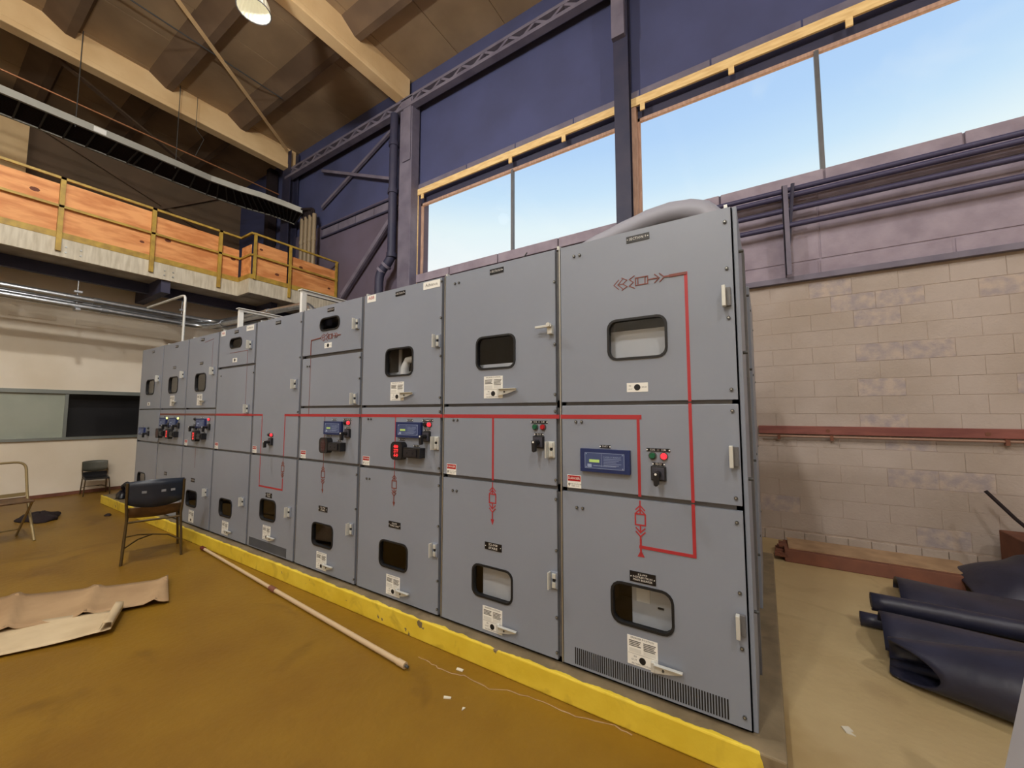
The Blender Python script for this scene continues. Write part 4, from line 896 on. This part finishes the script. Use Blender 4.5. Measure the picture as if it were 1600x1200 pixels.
t = thing('floor_pole', 'long thin pale pole lying on the floor along the yellow plinth', 'pole', (-3.5, -.23, FZ+.024))
def rel(p): return (p[0]+3.5, p[1]+.23, p[2])
b = B(); b.tube([rel((-5.25, -.125, 0)), rel((-3.56, -.235, 0))], .0145, PVC, 10); b.build('rear_tube', t)
b = B(); b.tube([rel((-3.56, -.235, 0)), rel((-1.80, -.345, 0))], .0165, PVC, 10); b.build('front_tube', t)
b = B(); b.tube([rel((-5.33, -.12, 0)), rel((-5.24, -.126, 0))], .021, mat('red_cap', (90, 20, 22), .5), 10); b.build('red_cap', t)
b = B(); b.tube([rel((-3.60, -.2325, 0)), rel((-3.50, -.239, 0))], .021, CARD, 10); b.tube([rel((-1.86, -.341, 0)), rel((-1.79, -.3455, 0))], .0195, PVC, 10); b.build('collar', t)
b = B(); b.tube([rel((-1.80, -.345, 0)), rel((-1.765, -.347, 0))], .008, PRINT, 8); b.build('tip', t)
def lump(name, c, sx, sy, sz, m, lab, cat, seed=1, n=18, rows=9):
    random.seed(seed); ph = [random.uniform(0, 6) for _ in range(8)]; vs = []; fs = []
    for j in range(rows+1):
        a = j/rows*math.pi/2
        for i in range(n):
            t = 2*math.pi*i/n; k = 1+.16*math.sin(3*t+ph[0])+.12*math.sin(5*t+ph[1]+j*.5)+.05*math.sin(9*t+ph[2]+j)
            vs.append((math.cos(t)*math.cos(a)*sx*k, math.sin(t)*math.cos(a)*sy*k, max(0, math.sin(a)*sz*(1+.15*math.sin(4*t+ph[3]+j)))))
    for j in range(rows):
        for i in range(n): fs.append((j*n+i, j*n+(i+1) % n, (j+1)*n+(i+1) % n, (j+1)*n+i))
    fs.append(tuple(range(n-1, -1, -1))); b = B(); b.add(vs, fs, m, smooth=True); return tag(b.build(name, loc=c), lab, cat)
lump('dark_cloth', (-8.85, -.84, FZ), .30, .20, .10, CLOTH, 'crumpled dark cloth on the floor in front of the left wall', 'cloth', 3)
lump('wood_scrap', (-8.3, -.25, FZ), .05, .04, .03, CLOTH, 'tiny dark lump on the floor before the far end of the plinth', 'debris', 4)
bag = lump('black_bag', (-8.93, .07, 0), .13, .11, .13, VINYL, 'black bag slumped on the far end of the yellow-edged plinth', 'bag', 5)
b = B(); b.tube([(-.05, 0, .14), (-.04, 0, .18), (.0, .02, .22), (.07, .02, .18), (.09, .0, .10)], [.04, .05, .045, .035, .02], VINYL, 10); b.build('bag_neck', bag)
# scraps
def scrap(pts, lab, m=PLASTER, h=.006):
    b = B(); b.prism(pts, FZ+.001, FZ+h, 'z', m); tag(b.build('plaster_scrap'), lab, 'debris')
scrap([(.355, .505), (.385, .52), (.40, .495), (.385, .485), (.405, .465), (.37, .468)], 'white flake on the bare floor right of the plinth')
scrap([(-1.535, -.165), (-1.49, -.16), (-1.487, -.178), (-1.53, -.184)], 'white rectangular chip by the crack near the plinth')
scrap([(-1.44, -.39), (-1.40, -.375), (-1.395, -.385), (-1.43, -.405)], 'small white sliver on the amber floor below the crack')
scrap([(-1.30, -.40), (-1.285, -.395), (-1.29, -.42)], 'tiniest white speck beside the floor sliver')
# long cardboard-wrapped board at the wall
t = thing('wrapped_plank', 'long reddish-brown wrapped board lying along the foot of the right wall', 'board', (.2, 3.0, FZ))
b = B(); b.prism([(0, .0), (.50, .0), (.48, .10), (.03, .115)], .02, 1.32, 'x', CARD); b.build('wrapped_body', t, bevel=.008)
b = B(); b.box((.06, .10, .112), (1.42, .50, .125), CARDL); b.build('top_flap', t)
b = B()
random.seed(9)
for k in range(16):
    y = random.uniform(0, .35); z = random.uniform(0, .10); b.box((-.02-random.uniform(0, .05), y, z), (.05, y+random.uniform(.05, .12), z+random.uniform(.01, .03)), CARD)
b.build('crumpled_end', t)
# rubber mats -----------------------------------------------------------------
def matroll(name, lab, axis0, axis1, prof, th=.012, n=30, wob=.02, seed=0, cut=0):
    # prof(t)->(side,height) relative; swept from axis0 to axis1
    random.seed(seed); p0 = Vector(axis0); p1 = Vector(axis1); d = (p1-p0); d.z = 0; d.normalize(); side = Vector((d.y, -d.x, 0)); m = 40; vs = []; fs = []
    ph = [random.uniform(0, 6) for _ in range(4)]
    for i in range(n+1):
        u = i/n; c = p0.lerp(p1, u)
        for lay in (0, 1):
            for j in range(m+1):
                t = j/m; s, h = prof(t, u); s2, h2 = prof(min(1, t+.01), u); s1, h1 = prof(max(0, t-.01), u); tn = Vector((s2-s1, h2-h1)); tn = tn.normalized() if tn.length else Vector((1, 0)); nn = Vector((-tn.y, tn.x))*th*lay
                w = wob*math.sin(u*7+t*3+ph[0])*math.sin(t*math.pi)
                q = c+side*(s+nn.x)+Vector((0, 0, max(.004*(1-lay)+.002, h+nn.y+w))); 
                q = q + d*(cut*max(0, s/.13)*(1-u)**6)
                vs.append(tuple(q))
    R_ = 2*(m+1)
    for i in range(n):
        for j in range(m):
            a = i*R_+j; fs.append((a, a+1, a+1+R_, a+R_)); a += m+1; fs.append((a+R_, a+R_+1, a+1, a))
    for i in range(n):
        for j in (0, m): a = i*R_+j; fs.append((a, a+R_, a+R_+m+1, a+m+1))
    for i in (0, n):
        for j in range(m): a = i*R_+j; fs.append((a, a+m+1, a+m+2, a+1))
    b = B(); b.add(vs, fs, RUBBER, smooth=True); return tag(b.build(name), lab, 'mat', 'black rubber mats heaped on the right')
def P_spiral(r0, r1, turns, tail=.0, flat=1.0, start=-90):
    def f(t, u):
        if tail and t < .25: return (-(.25-t)/.25*tail, .004+.0*t)
        tt = (t-.25)/.75 if tail else t; a = math.radians(start)+tt*turns*2*math.pi; r = r0*(1-tt)+r1*tt
        return (math.cos(a)*r, r0*flat+math.sin(a)*r*flat)
    return f
# front roll with the open mouth
def P_mouth(t, u):
    if t < .22: return (-.20+t/.22*.13, .004+.03*(1-t/.22)*(1-u))
    a = math.radians(-120+(t-.22)/.78*330); r = .115+.075*min(1, u*3)
    return (math.cos(a)*r*1.15, r*.92+math.sin(a)*r*.92)
matroll('rubber_mat', 'nearest black rubber mat, rolled with its open mouth facing left', (.66, 1.15, FZ), (2.4, .78, FZ), P_mouth, seed=1, wob=.012, cut=.20)
matroll('rubber_mat', 'black rubber mat folded over behind the nearest roll', (.70, 1.56, FZ), (2.8, 1.36, FZ), lambda t, u: (.25-t*.50, .012+(.215+.03*u)*math.sin(min(1, .04+t*.98)*math.pi)**.6*(1-.22*t)), seed=2, wob=.01)
matroll('rubber_mat', 'tightly rolled black rubber mat with a round dark end', (.70, 1.83, FZ+.11), (3.2, 1.75, FZ+.13), P_spiral(.066, .012, 3.0, .0, 1.0), wob=.003, seed=3)
matroll('rubber_mat', 'low black rubber roll under the round-ended one', (.63, 1.80, FZ), (2.9, 1.70, FZ), P_spiral(.056, .02, 2.0, .0, .95), wob=.003, seed=6)
matroll('rubber_mat', 'black rubber mat rolled behind the round-ended one', (.96, 2.40, FZ), (3.2, 2.15, FZ), lambda t, u: (.26-t*.62, .012+.17*math.sin(t*math.pi)**.55), seed=4)
matroll('rubber_mat', 'rearmost black rubber mat, spread in a low mound by the wall', (1.5, 3.02, FZ), (1.93, 3.02, FZ), lambda t, u: (.34-t*.80, .012+(.10+.24*min(1, u*1.1))*math.sin(t*math.pi)**.6), seed=5)
# brown crate of sticks by the right edge
t = thing('wicker_box', 'brown slatted box with sticks leaning behind the rubber mats at the right edge', 'box', (2.22, 3.28, FZ))
b = B(); b.box((-.25, -.05, 0), (.7, .45, .42), CARD); b.build('box_body', t, bevel=.01)
for k in range(7): b = B(); b.bar((-.34+k*.13, -.16, .0), (-.18+k*.13, -.07, .62), .09, .012, CARD); b.build('slat', t)
b = B(); b.tube([(-.36, .30, .80), (-.22, .2, .58), (-.10, .12, .42)], .016, CLOTH, 8); b.build('stick', t)
# pale sheet at the right edge, lower corner
t = B(); t.prism([(.31, FZ+.002), (-.178, .9), (-1.1, .9), (-1.1, FZ+.002)], .80, .82, 'x', WPAINT); o = t.build('white_sheet')
tag(o, 'white painted metal sheet with a slanted edge at the lower right corner', 'sheet')
